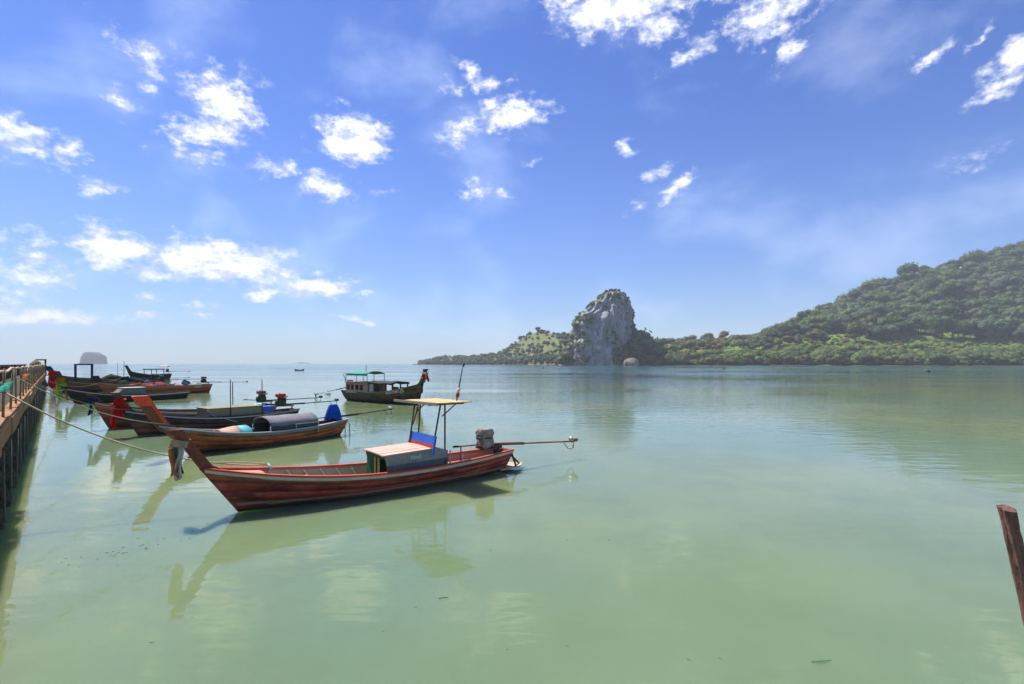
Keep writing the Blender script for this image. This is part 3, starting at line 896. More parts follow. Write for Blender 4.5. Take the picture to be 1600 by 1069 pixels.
# ------------------------------------------------------------------ long-tail boats
# local frame of a boat: origin at the stern on the waterline, x to the bow, y to port
class Boat:
    def __init__(s, stern, bow, label, ob=.8, zb=1.1, zm=.54, zs=.66, W=.78, os=.14, group='moored long-tail boats', wst=.45):
        s.st = Vector((*stern, 0)); b = Vector((*bow, 0))
        s.L = (b - s.st).length
        s.rz = math.atan2(b.y - s.st.y, b.x - s.st.x)
        s.root = empty('longtail_boat', s.st, s.rz)
        tag(s.root, label, 'boat', group)
        s.ob, s.zb, s.zm, s.zs, s.W, s.os = ob, zb, zm, zs, W, os
        s.wf = crv([0, .12, .28, .48, .68, .84, .94, 1], [wst, .66, .88, 1, .93, .62, .28, .035])
    def w(s, t): return s.W * s.wf(t)
    def x(s, t): return -s.os + t * (s.L + s.os + s.ob)
    def t(s, x): return (x + s.os) / (s.L + s.os + s.ob)
    def z(s, t):
        return s.zm + ((s.zs - s.zm) * ((.42 - t) / .42) ** 2 if t < .42 else (s.zb - s.zm) * ((t - .42) / .58) ** 2.0)
    def pt(s, t, q, side=1, off=0.0):
        """point of the outer skin: q = 0 keel .. 1 gunwale"""
        e = min(max((t - .55) / .45, 0), 1); e = e * e * (3 - 2 * e)
        p = .40 * (1 - e) + .85 * e
        slope = s.ob / s.zb
        zk = -.28 + .2 * max(0, (.2 - t) / .2)
        xk0 = .12; xk1 = s.L + slope * -.28
        xk = xk0 + (xk1 - xk0) * t
        zt = s.z(t)
        y = s.w(t) * (max(q, 0) ** p)
        qq = q
        return Vector((xk + (s.x(t) - xk) * qq, side * (y + off), zk + (zt - zk) * qq))
    def q_of(s, t, z):
        zk = -.28 + .2 * max(0, (.2 - t) / .2)
        return (z - zk) / (s.z(t) - zk)
    def world(s, x, y, z): return s.root.matrix_basis @ Vector((x, y, z)) if False else Matrix.Translation(s.st) @ Matrix.Rotation(s.rz, 4, 'Z') @ Vector((x, y, z))
    def hull(s, mat, inner, n=34, strakes=4, plank_mats=None):
        ts = [i / (n - 1) for i in range(n)]
        qs = [0, .06, .14, .25, .4, .55, .7, .85, 1.0]
        b = MB()
        b.grid([[s.pt(t, q, sd) for sd, q in [(-1, q) for q in reversed(qs)] + [(1, q) for q in qs[1:]]] for t in ts])
        r0 = [s.pt(0, q, sd) for sd, q in [(-1, q) for q in reversed(qs)] + [(1, q) for q in qs[1:]]]
        b.add(r0, [tuple(range(len(r0)))])
        h = b.build('hull', mat, s.root, True)
        b = MB()
        b.grid([[s.pt(t, q, sd, -min(.035, s.w(t) * .5)) for sd, q in [(-1, q) for q in reversed(qs)] + [(1, q) for q in qs[1:]]] for t in ts[:-1]])
        b.build('lining', inner, s.root, True)
        if strakes:
            q0 = .22
            for sd in (-1, 1):
                for k in range(strakes):
                    qa = q0 + (1 - q0) * k / strakes; qb = q0 + (1 - q0) * (k + 1) / strakes
                    lo = [s.pt(t, qa + .012, sd, .006) for t in ts]; lo2 = [s.pt(t, qa + .012, sd, .017) for t in ts]
                    mi = [s.pt(t, (qa + qb) / 2, sd, .014) for t in ts]; hi = [s.pt(t, qb - .004, sd, .008) for t in ts]; h2 = [s.pt(t, qb - .002, sd, -.004) for t in ts]
                    m = plank_mats[k % len(plank_mats)] if plank_mats else mat
                    MB().grid([lo, lo2, mi, hi, h2]).build('plank', m, h, True)
        return h
    def strip(s, name, mat, zo, th, wi, wo, t0=0.0, t1=1.0, n=40, zdrop=0.0):
        """a batten following the sheer on each side"""
        for sd in (-1, 1):
            rows = []
            for i in range(n):
                t = t0 + (t1 - t0) * i / (n - 1)
                q = 1 - zdrop / max(s.z(t) + .28, .3)
                p = s.pt(t, q, sd)
                k = min(1, s.w(t) / .12)
                rows.append([p + Vector((0, sd * wo, zo)), p + Vector((0, sd * wo, zo + th)), p + Vector((0, -sd * wi * k, zo + th)), p + Vector((0, -sd * wi * k, zo))])
            b = MB(); b.grid(rows, True); b.add(rows[0], [(0, 1, 2, 3)]); b.add(rows[-1], [(3, 2, 1, 0)])
            b.build(name, mat, s.root, False)
    def floor(s, mat, z=.12, t0=.06, t1=.86, n=26, boards=5, parts=True):
        for k in range(boards):
            rows = []
            for i in range(n):
                t = t0 + (t1 - t0) * i / (n - 1)
                hw = abs(s.pt(t, max(s.q_of(t, z), .02), 1).y) - .05
                a = -hw + 2 * hw * k / boards + .008; c = -hw + 2 * hw * (k + 1) / boards - .008
                xx = s.x(t)
                rows.append([(xx, a, z), (xx, c, z)])
            MB().slab(rows, .03).build('floor_board', mat, s.root)
    def ribs(s, mat, ts, w=.05, d=.05):
        for t in ts:
            for sd in (-1, 1):
                rows = []
                for q in (.25, .4, .55, .7, .85, .97):
                    p = s.pt(t, q, sd, -.036)
                    rows.append([p + Vector((-w / 2, 0, 0)), p + Vector((w / 2, 0, 0)), p + Vector((w / 2, -sd * d, 0)), p + Vector((-w / 2, -sd * d, 0))])
                b = MB(); b.grid(rows, True); b.add(rows[-1], [(0, 1, 2, 3)]); b.build('rib', mat, s.root)
    def deck(s, mat, t0, t1, dz=-.03, n=14, name='foredeck'):
        rows = []
        for i in range(n):
            t = t0 + (t1 - t0) * i / (n - 1)
            p = s.pt(t, 1, 1)
            rows.append([(p.x, -(p.y - .02), p.z + dz), (p.x, 0, p.z + dz + .03), (p.x, p.y - .02, p.z + dz)])
        MB().slab(rows, .03).build(name, mat, s.root)
    def prow(s, mat, pts, th=.09, cap=None, capf=.78):
        """pts: (forward x, back x, z) from the sheer up, x measured from the bow waterline"""
        rows = []
        for i, (f, b_, z) in enumerate(pts):
            k = th * (1 if i < len(pts) - 1 else .9)
            xf, xb = s.L + f, s.L + b_
            rows.append([Vector((xf, -k * .35, z)), Vector((xf, k * .35, z)), Vector(((xf + xb) / 2, k * .5, z)), Vector((xb, k * .5, z)), Vector((xb, -k * .5, z)), Vector(((xf + xb) / 2, -k * .5, z))])
        b = MB(); b.grid(rows, True); b.add(rows[-1], [(0, 1, 2, 3, 4, 5)]); b.add(rows[0], [(5, 4, 3, 2, 1, 0)])
        pr = b.build('prow_post', mat, s.root)
        if cap:
            f0, b0, z0 = pts[-2]; f1, b1, z1 = pts[-1]
            rows = []
            for e, g in ((capf, 1.06), (1.0, 1.1), (1.03, .9)):
                f = s.L + f0 + (f1 - f0) * e; b_ = s.L + b0 + (b1 - b0) * e; z = z0 + (z1 - z0) * e
                c = (f + b_) / 2; hw = abs(f - b_) / 2 * g + .012; k = th * .5 * g + .012
                rows.append([Vector((c + hw, -k, z)), Vector((c + hw, k, z)), Vector((c - hw, k, z)), Vector((c - hw, -k, z))])
            b = MB(); b.grid(rows, True); b.add(rows[-1], [(0, 1, 2, 3)]); b.build('prow_cap', cap, pr)
        return pr
    def sash(s, wraps, tails, seed=1):
        """wraps: (x, z, half x, half y, height, material); tails: (x, y, z top, length, width, material)"""
        g = np.random.default_rng(seed)
        for x, z, hx, hy, hh, m in wraps:
            rows = []
            for j in range(9):
                e = j / 8
                rows.append([(s.L + x - .30 * (e - .5) * hh + (hx * (1 + .10 * math.sin(e * 14 + a * 2)) + .02) * math.cos(a), (hy * (1 + .10 * math.sin(e * 12 + a * 3)) + .025) * math.sin(a), z + (e - .5) * hh + .03 * math.sin(a * 2)) for a in np.linspace(0, 2 * math.pi, 16, endpoint=False)])
            b = MB(); b.grid(rows, True); b.add(rows[-1], [tuple(range(16))]); b.add(rows[0], [tuple(reversed(range(16)))])
            b.build('sash_wrap', m, s.root, True)
        for x, y, z, ln_, wd, m in tails:
            ph = g.uniform(0, 6)
            rows = []
            for j in range(15):
                e = j / 14
                ww = wd * (.45 + .55 * e ** .6)
                rows.append([(s.L + x + (q - .5) * ww + .04 * math.sin(e * 4 + ph), y + .035 * math.sin(q * 9 + ph + e * 1.5) * (.4 + e), z - ln_ * e - .03 * math.sin(q * 5 + ph) * e) for q in np.linspace(0, 1, 9)])
            MB().slab(rows, .008, (0, 1, 0)).build('sash_tail', m, s.root, True)
    def engine(s, x, z, kind, shaft_to, tiller_to, mats, y=0.0, stand=None):
        """engine on its pivot with the long shaft, propeller and tiller"""
        dk = mats['dark']
        zs = s.z(max(s.t(stand if stand is not None else .2), 0))
        px = stand if stand is not None else .2
        b = MB(); b.box((px - .12, y - .10, zs - .30), (px + .12, y + .10, zs + .04)); b.tube([(px, y, zs), (px, y, z - .02)], .035, 8)
        b.bar((px - .05, y, z - .05), (x + .25, y, z - .03), .28, .05)
        b.build('engine_mount', dk, s.root)
        e = empty('engine', (x, y, z), 0, s.root)
        if kind == 'cloth':
            g = np.random.default_rng(9); rows = []
            for j in range(16):
                h = j / 15
                r = .235 * (1 - max(0, h - .78) ** 1.5 * 2.4) * (1 + .05 * math.sin(h * 9))
                rows.append([((r + .028 * math.sin(a * 6 + h * 6) + .018 * math.sin(a * 11 - h * 13) + .01 * g.normal()) * (abs(math.cos(a)) ** .6 * math.copysign(1, math.cos(a))) * 1.0, (r * .82 + .02 * math.sin(a * 5 + h * 7) + .012 * g.normal()) * (abs(math.sin(a)) ** .6 * math.copysign(1, math.sin(a))), h * .54 - .02 + (.05 * math.sin(a * 4) if j == 0 else 0)) for a in np.linspace(0, 6.2832, 30, endpoint=False)])
            b = MB(); b.grid(rows, True); b.add(rows[-1], [tuple(range(30))]); b.build('canvas_cover', mats['cover'], e, True)
            MB().lathe([(.25, .0), (.26, .015), (.25, .03)], 20, Matrix.Translation((0, 0, .25)) @ Matrix.Scale(.86, 4, (0, 1, 0))).build('cover_cord', dk, e, True)
        elif kind == 'drape':
            rows = []
            for j in range(14):
                h = j / 13; r = .14 + .20 * h ** .7
                rows.append([((r + .05 * h * math.sin(a * 8 + 2 * h)) * math.cos(a) * 1.15, (r + .05 * h * math.sin(a * 7 + 1)) * math.sin(a), .62 - .66 * h - .06 * h * math.sin(a * 5)) for a in np.linspace(0, 6.2832, 40, endpoint=False)])
            b = MB(); b.grid(rows, True); b.add(rows[0], [tuple(reversed(range(40)))]); b.build('draped_sheet', mats['cover'], e, True)
            MB().box((-.16, -.14, 0), (.16, .14, .3)).build('block', dk, e, bevel=.02)
        else:
            MB().box((-.24, -.17, 0), (.20, .17, .30)).build('block', dk, e, bevel=.025)
            b = MB()
            for q in range(4): b.box((-.17 + q * .08, -.19, .30), (-.13 + q * .08, .19, .44))
            b.build('cylinder_head', mats.get('block2', dk), e)
            tk = MB().box((-.22, -.20, .46), (.24, .20, .66)).build('fuel_tank', mats['cover'], e, bevel=.05)
            MB().lathe([(.04, 0), (.045, .03), (.03, .04)], 10, Matrix.Translation((.08, 0, .66))).build('filler_cap', dk, tk, True)
            MB().tube([(-.1, .19, .35), (-.12, .27, .40), (-.25, .28, .52)], .03, 8).build('exhaust', mats.get('rust', dk), e, True)
            MB().lathe([(.15, -.03), (.16, 0), (.15, .03)], 18, Matrix.Translation((.25, 0, .16)) @ Matrix.Rotation(R(90), 4, 'Y')).build('flywheel', dk, e, True)
        sx, sz = shaft_to
        st_ = empty('long_tail', (0, 0, 0), 0, s.root)
        mid = Vector((x - .3, y, z + .02)).lerp(Vector((sx, y, sz)), .36)
        MB().tube([(x - .2, y, z + .04), mid], .048, 10).build('shaft_housing', mats['shaft'], st_, True)
        MB().tube([mid, (sx, y, sz)], .026, 8).build('drive_shaft', mats['shaft'], st_, True)
        b = MB(); d = (Vector((sx, y, sz)) - mid).normalized()
        b.tube([Vector((sx, y, sz)) + d * .02, Vector((sx, y, sz)) + d * .16], [.045, .02], 8)
        pr = b.build('propeller_hub', mats['shaft'], st_, True)
        for k in range(3):
            a = 2 * math.pi * k / 3 + .5
            rad = Vector((0, math.cos(a), math.sin(a))); tan = Vector((.55, -math.sin(a) * .83, math.cos(a) * .83))
            c0 = Vector((sx, y, sz)) + d * .08
            rows = [[c0 + rad * r_ - tan * w_, c0 + rad * r_ + tan * w_ * .1 + Vector((.012, 0, 0)), c0 + rad * r_ + tan * w_] for r_, w_ in ((.03, .03), (.10, .07), (.17, .075), (.22, .045), (.24, .01))]
            MB().slab(rows, .01, (1, 0, 0)).build('propeller_blade', mats.get('prop', mats['shaft']), st_, True)
        c = Vector((sx, y, sz)) - d * .42
        MB().tube([c, c + Vector((-.25, 0, -.26)), Vector((sx - .02, y, sz - .27)), Vector((sx - .06, y, sz - .15))], .013, 6).build('skeg_guard', mats['shaft'], st_, True)
        tx, tz = tiller_to
        MB().tube([(x + .1, y, z + .06), (tx, y, tz)], .022, 8).build('tiller', mats['shaft'], st_, True)
        MB().tube([(tx - .02, y, tz), (tx + .16, y, tz + .01)], .03, 8).build('grip', dk, st_, True)
    def text(s, body, size, t0, z0, side, mat, name='lettering', off=.03, wide=1.0):
        c = bpy.data.curves.new('txt', 'FONT'); c.body = body; c.size = size
        o = bpy.data.objects.new('txt', c); col.objects.link(o)
        dg = bpy.context.evaluated_depsgraph_get()
        me = bpy.data.meshes.new_from_object(o.evaluated_get(dg))
        bpy.data.objects.remove(o)
        bm = bmesh.new(); bm.from_mesh(me)
        bmesh.ops.subdivide_edges(bm, edges=[e for e in bm.edges if e.calc_length() > size * .25], cuts=1)
        for v in bm.verts:
            xx, yy = v.co.x * wide, v.co.y
            x = t0 + (xx if side < 0 else -xx)
            t = s.t(x); zz = z0 + yy + abs(xx) * .13
            for _ in range(8):
                q = min(max(s.q_of(t, zz), .02), 1.0)
                t += (x - s.pt(t, q, side).x) / (s.L + s.os + s.ob)
            v.co = s.pt(t, q, side, off)
        bm.to_mesh(me); bm.free()
        me.materials.clear(); me.materials.append(mat)
        o = bpy.data.objects.new(name, me); col.objects.link(o); o.parent = s.root
        return o

DARKM = plain('dark_metal', (.035, .034, .032), .55, .3, .4, 8)
RUSTM = painted('rusty_iron', '#6b3a26', '#3a2a22', .8, .4, (6, 6, 6), 3)
SHAFT = painted('rusty_shaft', '#8a5c48', '#4b3a33', .6, .4, (4, 10, 10), 3)
SHAFTD = painted('black_shaft', '#2c2b2b', '#50372b', .6, .3, (4, 10, 10), 3)
BRASS = plain('propeller_bronze', (.30, .22, .13), .5, .6, .4, 10)
WOODIN = painted('pale_inside_wood', '#b3a884', '#7d7858', .85, .35, (1.2, 8, 8), 2.2)
WOODD = painted('dark_inside_wood', '#5a4632', '#33291f', .85, .35, (1.2, 8, 8), 2.2)
RED = painted('red_gunwale_paint', '#c2412c', '#a5785c', .5, .30, (1.2, 10, 10), 3)
WHT = painted('worn_white_paint', '#cbbcab', '#8c7260', .6, .35, (1.2, 10, 10), 3)
GREYW = painted('grey_white_paint', '#aeb4b0', '#6c6459', .6, .35, (1.2, 10, 10), 3)
LETTER = plain('white_letter_paint', (.72, .74, .70), .6, 0, .15, 20)

def hull_paint(name, base, dark, faded, seed):
    """old boat paint: dark blotches, sun-bleached places, long pale scratches, rain streaks, weed at the waterline"""
    t = NT(name); oc = t.n('ShaderNodeTexCoord').outputs['Object']
    mv = t.n('ShaderNodeVectorMath', operation='ADD'); t.l(oc, mv.inputs[0]); mv.inputs[1].default_value = (seed * 3.7, seed * 1.3, seed * 2.1)
    v = mv.outputs[0]
    big = t.noise(v, 1.1, 5, .62); mid = t.noise(t.scale(v, (1, 4, 4)), 2.6, 6, .7); scr = t.noise(t.scale(v, (.8, 30, 30)), 1.6, 4, .6); drip = t.noise(t.scale(v, (11, 11, .9)), 1.4, 4, .6); fine = t.noise(v, 26, 4, .7)
    cv = t.mix(t.rng(big, .36, .62), hexc(dark), hexc(base))
    cv = t.mix(t.rng(mid, .52, .72, 0, .75), cv, hexc(faded))
    cv = t.mix(t.rng(drip, .56, .74, 0, .5), cv, hexc(dark))
    cv = t.mix(t.rng(scr, .66, .74, 0, .55), cv, tuple(min(1, c * 1.5 + .08) for c in hexc(faded)))
    cv = t.mix(t.rng(t.math('ADD', t.math('MULTIPLY', fine, .6), t.math('MULTIPLY', mid, .5)), .64, .70, 0, .6), cv, (.07, .05, .04))
    z = t.n('ShaderNodeSeparateXYZ'); t.l(oc, z.inputs[0])
    weed = t.rng(t.math('ADD', z.outputs[2], t.math('MULTIPLY', fine, .10)), .07, .17, .85, 0)
    cv = t.mix(weed, cv, (.055, .055, .03))
    return t.fin(t.bsdf(cv, t.rng(mid, .3, .7, .45, .8), .3, t.math('ADD', t.math('MULTIPLY', mid, .6), t.math('MULTIPLY', scr, .4)), .008))
# ---- nearest boat: red hull, box cabin, plank awning
A = Boat((-.298, 15.904), (-6.09, 11.38), 'red wooden long-tail boat nearest the camera with grey box cabin and plank awning', ob=.75, zb=1.06, zm=.54, zs=.64, W=.80, os=.16)
HA = [hull_paint('red_hull_paint_%d' % i, c, d, f, i) for i, (c, d, f) in enumerate((('#a84c3a', '#743226', '#c07a62'), ('#b04c3a', '#783428', '#c88570'), ('#a54838', '#703228', '#b87c6a'), ('#ad5a46', '#7d4c40', '#c69480')))]
A.hull(HA[0], WOODIN, strakes=4, plank_mats=HA)
A.strip('rub_rail', WHT, 0, .075, 0.0, .045, 0, .995, zdrop=.085)
A.strip('gunwale', RED, -.005, .04, .07, .035, 0, .99)
A.strip('inner_rail', WOODIN, -.10, .05, .075, -.03, .05, .86)
# pale boot-top stripe just above the water
for sd in (-1, 1):
    rows = []
    for i in range(40):
        t = .02 + .965 * i / 39
        za = .10 + .06 * max(0, (t - .75) / .25)
        pa, pb = A.pt(t, A.q_of(t, za), sd, .031), A.pt(t, A.q_of(t, za + .055), sd, .031)
        rows.append([pa, pb, pb - Vector((0, sd * .02, 0)), pa - Vector((0, sd * .02, 0))])
    MB().grid(rows, True).build('boot_stripe', painted('boot_paint', '#a08c70', '#6b4a3a', .7, .5, (1, 9, 9), 3), A.root)
A.floor(painted('floor_planks', '#86745a', '#574a38', .85, .3, (1, 8, 8), 2.2), .14, .08, .84)
A.ribs(painted('cream_rib', '#d2c6a4', '#a2966f', .8, .25), [.16 + .051 * i for i in range(14)])
A.deck(painted('pink_foredeck', '#c98d7c', '#9c6a58', .7, .35), .845, .99)
A.deck(painted('red_stern_deck', '#bf6650', '#96604c', .65, .4), .10, .27, -.20, name='stern_deck')
for tx in (.74, .80):
    p = A.pt(tx, .8, 1); MB().box((p.x - .1, -p.y + .06, p.z - .02), (p.x + .1, p.y - .06, p.z + .02)).build('thwart', WOODIN, A.root)
A.prow(painted('red_brown_prow', '#7d4330', '#4c2f24', .6, .3, (8, 8, 1.5), 2.5), [(.55, .05, .86), (.77, .50, 1.10), (.97, .72, 1.42), (1.28, 1.06, 1.92)], .085)
A.sash([(1.10, 1.62, .15, .07, .14, cloth('cream_sash', '#c9b595'))],
       [(1.15, .07, 1.58, .56, .17, cloth('teal_sash', '#5b8f86')), (1.22, .12, 1.56, .60, .14, cloth('orange_sash', '#d9854f')), (1.10, .12, 1.56, .66, .15, cloth('white_sash', '#ddd8cb')), (1.14, -.08, 1.56, .5, .1, cloth('cream_sash', '#c9b595'))], 3)
# cabin
cab = empty('cabin', (0, 0, 0), 0, A.root)
GSIDE = painted('grey_cabin_side', '#8a8c8b', '#63696a', .75, .35, (2, 2, 2), 2.2)
GLOW = painted('dark_cabin_side', '#5f6464', '#464b4b', .75, .3, (2, 2, 2), 2.5)
GRN = painted('green_inside_paint', '#28623a', '#22382a', .7, .35, (3, 3, 3), 3)
for sd in (1, -1):
    y0, y1 = (.60, .63) if sd > 0 else (-.63, -.60)
    lo = MB(); lo.add([(4.06, y0, .30), (2.34, y0, .34), (2.34, y0, .74), (4.10, y0, .70), (4.06, y1, .30), (2.34, y1, .34), (2.34, y1, .74), (4.10, y1, .70)], [(0, 1, 2, 3), (7, 6, 5, 4), (0, 4, 5, 1), (1, 5, 6, 2), (2, 6, 7, 3), (3, 7, 4, 0)])
    lo.build('lower_side_panel', GLOW if sd > 0 else GRN, cab)
    up = MB(); up.add([(4.10, y0, .703), (2.34, y0, .743), (2.36, y0, .95), (2.72, y0, 1.035), (4.16, y0, .975), (4.10, y1, .703), (2.34, y1, .743), (2.36, y1, .95), (2.72, y1, 1.035), (4.16, y1, .975)], [(0, 1, 2, 3, 4), (9, 8, 7, 6, 5), (0, 5, 6, 1), (1, 6, 7, 2), (2, 7, 8, 3), (3, 8, 9, 4), (4, 9, 5, 0)])
    up.build('upper_side_panel', GSIDE if sd > 0 else GRN, cab)
for k in range(5):
    ya = -.66 + k * .264
    MB().slab([[(4.22 - q * .372, ya + .004, .985 + .013 * q + .018 * (1 - ((ya + .132) / .66) ** 2)), (4.22 - q * .372, ya + .26, .985 + .013 * q + .018 * (1 - ((ya + .132) / .66) ** 2))] for q in range(5)], .03).build('roof_plank', painted('pink_roof_paint', '#c9a595', '#a07c69', .7, .45, (1, 7, 7), 2.2), cab)
fr = MB(); fr.box((4.10, -.60, .86), (4.14, .60, .955)); fr.build('front_beam', GRN, cab)
MB().box((4.09, -.60, .32), (4.13, -.22, .855)).build('front_panel', GRN, cab)
for yy in (-.15, .08): MB().box((4.08, yy, .2), (4.12, yy + .05, .86)).build('front_stud', WOODIN, cab)
MB().box((2.32, -.60, .32), (2.36, .60, .93)).build('rear_panel', GLOW, cab)
MB().bar((2.28, .665, .55), (2.28, .665, .93), .05, .02).build('rear_latch', WHT, cab)
nm = bpy.data.curves.new('txt', 'FONT'); nm.body = 'กิตติ'; nm.size = .14; nm.extrude = .002
ob_ = bpy.data.objects.new('txt', nm); col.objects.link(ob_)
me_ = bpy.data.meshes.new_from_object(ob_.evaluated_get(bpy.context.evaluated_depsgraph_get())); bpy.data.objects.remove(ob_)
me_.materials.clear(); me_.materials.append(LETTER)
lt = link('lettering', me_, cab, (3.46, .634, .80), (R(90), 0, R(180)), (1.25, 1, 1))
bd = empty('windshield_board', (2.84, 0, 1.03), 0, A.root)
tl = Matrix.Rotation(R(-10), 4, 'Y')
MB().box((-.012, -.70, .105), (.012, .70, .34), tl).build('blue_panel', painted('bright_blue_paint', '#2f63c4', '#4a6ea8', .5, .15), bd)
MB().box((-.014, -.72, .0), (.014, .73, .10), tl).build('red_panel', painted('board_red_paint', '#b5382f', '#8d4a40', .5, .2), bd)
MB().box((-.03, .73, -.16), (.03, .77, .34), tl).build('board_post', painted('bright_blue_paint', '#2f63c4'), bd)
aw = empty('awning', (0, 0, 0), 0, A.root)
AWP = painted('dark_green_post', '#3f4a44', '#6d3f30', .6, .45, (6, 6, 1), 3)
AWR = painted('rust_red_post', '#7a3f33', '#4b3a33', .6, .45, (6, 6, 1), 3)
for (x0, y0, z0), (x1, y1, z1), m in (((2.80, .62, .98), (2.55, .60, 2.17), AWP), ((2.42, .62, .60), (2.34, .48, 2.19), AWR), ((2.86, -.62, 1.0), (2.70, -.60, 2.15), AWP), ((2.62, -.62, .60), (2.56, -.52, 2.17), AWR)):
    MB().tube([(x0, y0, z0), (x1, y1, z1)], .024, 8).build('post', m, aw, True)
for (p, q) in (((2.48, .56, 1.86), (2.02, .56, 2.19)), ((2.66, -.6, 1.9), (2.30, -.6, 2.18)), ((2.75, -.62, 1.55), (2.6, -.55, 2.1))):
    MB().tube([p, q], .017, 6).build('brace', AWR, aw, True)
AWB = [painted('awning_board_%d' % i, c, '#8d7450', .85, .35, (8, 1, 8), 2.2) for i, c in enumerate(('#c9a878', '#bf9a6c', '#d0b083'))]
for k in range(7):
    xa = 1.80 + k * .148
    z_ = 2.225 - .012 * (k - 3) * .0
    MB().box((xa, -.96 - .03 * (k % 3), z_), (xa + .142, 1.04 + .02 * (k % 2), z_ + .028), Matrix.Rotation(R(.8), 4, 'X')).build('awning_board', AWB[k % 3], aw)
for yy in (-.6, .55): MB().box((1.78, yy - .03, 2.165), (2.88, yy + .03, 2.215)).build('awning_bearer', WOODD, aw)
MB().box((2.845, -1.55, 2.18), (2.90, 1.04, 2.245), Matrix.Rotation(R(.8), 4, 'X')).build('front_beam', painted('grey_beam', '#8d8574', '#5c5546', .85, .3), aw)
fp = empty('mast', (1.98, .5, 2.25), 0, A.root)
MB().tube([(0, 0, -.02), (-.22, 0, 1.02)], [.020, .014], 8).build('pole', painted('navy_pole', '#26364d', '#1c222b', .6, .3), fp, True)
MB().tube([(-.225, 0, .96), (-.245, 0, 1.06)], .03, 8).build('pole_tip', DARKM, fp, True)
for z0, z1, m in ((.10, .24, cloth('red_rag', '#b94b48')), (.22, .36, cloth('white_rag', '#e4dcd6'))):
    MB().tube([(-.22 * z0, 0, z0), (-.22 * (z0 + z1) / 2, .01, (z0 + z1) / 2), (-.22 * z1, 0, z1)], [.04, .055, .035], 9).build('wrapped_cloth', m, fp, True)
A.engine(.66, .80, 'cloth', (-3.0, .60), (1.62, .88), {'dark': DARKM, 'cover': cloth('grey_canvas', '#b8b2a8', .5), 'shaft': SHAFT, 'prop': BRASS}, 0, .16)
MB().tube([(1.52, .0, .2), (1.52, 0, .86)], .02, 6).build('tiller_rest', AWP, A.root, True)
sp_ = empty('stern_platform', (0, 0, 0), 0, A.root)
for k in range(4):
    ya, yb = -.34 + k * .17, -.34 + (k + 1) * .17 - .01
    e0, e1 = 1 - abs(ya) / .5, 1 - abs(yb) / .5
    MB().add([(.3, ya, .05), (.3, yb, .05), (-.30 - .50 * e1, yb, .10), (-.30 - .50 * e0, ya, .10), (.3, ya, .085), (.3, yb, .085), (-.30 - .50 * e1, yb, .135), (-.30 - .50 * e0, ya, .135)], [(0, 3, 2, 1), (4, 5, 6, 7), (0, 1, 5, 4), (1, 2, 6, 5), (2, 3, 7, 6), (3, 0, 4, 7)]).build('platform_plank', painted('pale_plank', '#c0ab8c', '#86735a', .85, .35), sp_)
for y_ in (.05, .27): MB().bar((-.12, y_, .60), (-.62 + .3 * (y_ > .1), y_, .135), .04, .05).build('strut', RUSTM, sp_)
MB().tube([(6.72, .25, .93), (6.74, 0, .99), (6.72, -.25, .93)], .03, 8).build('bow_cleat', GREYW, A.root, True)

# ---- second boat: orange hull, arched grey canopy, blue sheet over the engine
B = Boat((-8.0, 23.8), (-11.7, 18.7), 'orange brown long-tail boat with arched grey canopy and bright orange prow tip', ob=1.15, zb=1.12, zm=.55, zs=.72, W=.82, os=.18)
HB = [hull_paint('orange_hull_%d' % i, c, d, f, 5 + i) for i, (c, d, f) in enumerate((('#b4623a', '#784428', '#cc8c60'), ('#bd683c', '#804a2c', '#d2966a'), ('#c06e42', '#84502f', '#d49c70'), ('#b0683f', '#784a30', '#c8966e')))]
B.hull(HB[1], WOODD, strakes=4, plank_mats=HB)
B.strip('rub_rail', painted('blue_grey_rail', '#73828a', '#4b4a47', .6, .3), 0, .06, 0, .04, 0, .99, zdrop=.09)
B.strip('gunwale', GREYW, -.005, .04, .07, .035, 0, .99)
B.floor(WOODD, .14, .1, .84, boards=3)
B.ribs(WOODD, [.14, .2, .26, .72, .78])
B.deck(WOODD, .86, .99)
B.deck(painted('brown_stern_deck', '#8a5f45', '#5d4636', .8, .4), .06, .22, -.12, name='stern_deck')
OR = painted('bright_orange_paint', '#ea5228', '#c9532f', .45, .12, (8, 8, 1.5), 2)
B.prow(painted('brown_prow', '#7d4a2a', '#4a2f20', .6, .3, (8, 8, 1.5), 2.5), [(.95, .25, .90), (1.18, .72, 1.16), (1.45, 1.02, 1.56), (1.80, 1.40, 2.18)], .15, OR, .45)
MB().bar((B.L + .86, 0, 1.22), (B.L + 1.33, 0, 1.98), .17, .10, (1, 0, 0)).build('prow_back_strip', OR, B.root)
cn = empty('canopy', (0, 0, 0), 0, B.root)
CAN = painted('grey_canvas_roof', '#77757a', '#5a5a60', .85, .4, (3, 3, 3), 2)
rows = []
for i in range(9):
    x = 3.72 - i * .27
    rows.append([(x, .70 * math.cos(a), (.77 + .37 * math.sin(a)) + .012 * math.sin(i * 2.1 + a * 3)) for a in np.linspace(.06, math.pi - .06, 17)])
MB().slab(rows, .025).build('canvas', CAN, cn, True)
for sd in (1, -1):
    MB().box((1.62, sd * .66 - .012, .40), (3.66, sd * .66 + .012, .795)).build('side_screen', painted('slate_screen', '#454c4e', '#33393a', .8, .35, (2, 2, 2), 2.2), cn)
    for x in (3.70, 2.6, 1.58): MB().tube([(x, sd * .69, .35), (x, sd * .69, .80)], .022, 6).build('canopy_post', GREYW, cn, True)
MB().box((1.60, .675, .765), (2.65, .70, .80)).build('white_batten', WHT, cn)
MB().slab([[(1.60, .66 * math.cos(a), .42), (1.60, .66 * math.cos(a), (.76 + .34 * math.sin(a)))] for a in np.linspace(.05, math.pi - .05, 9)], .02, (1, 0, 0)).build('rear_screen', CAN, cn)
dr = empty('hatch_cover', (4.35, 0, .45), 0, B.root)
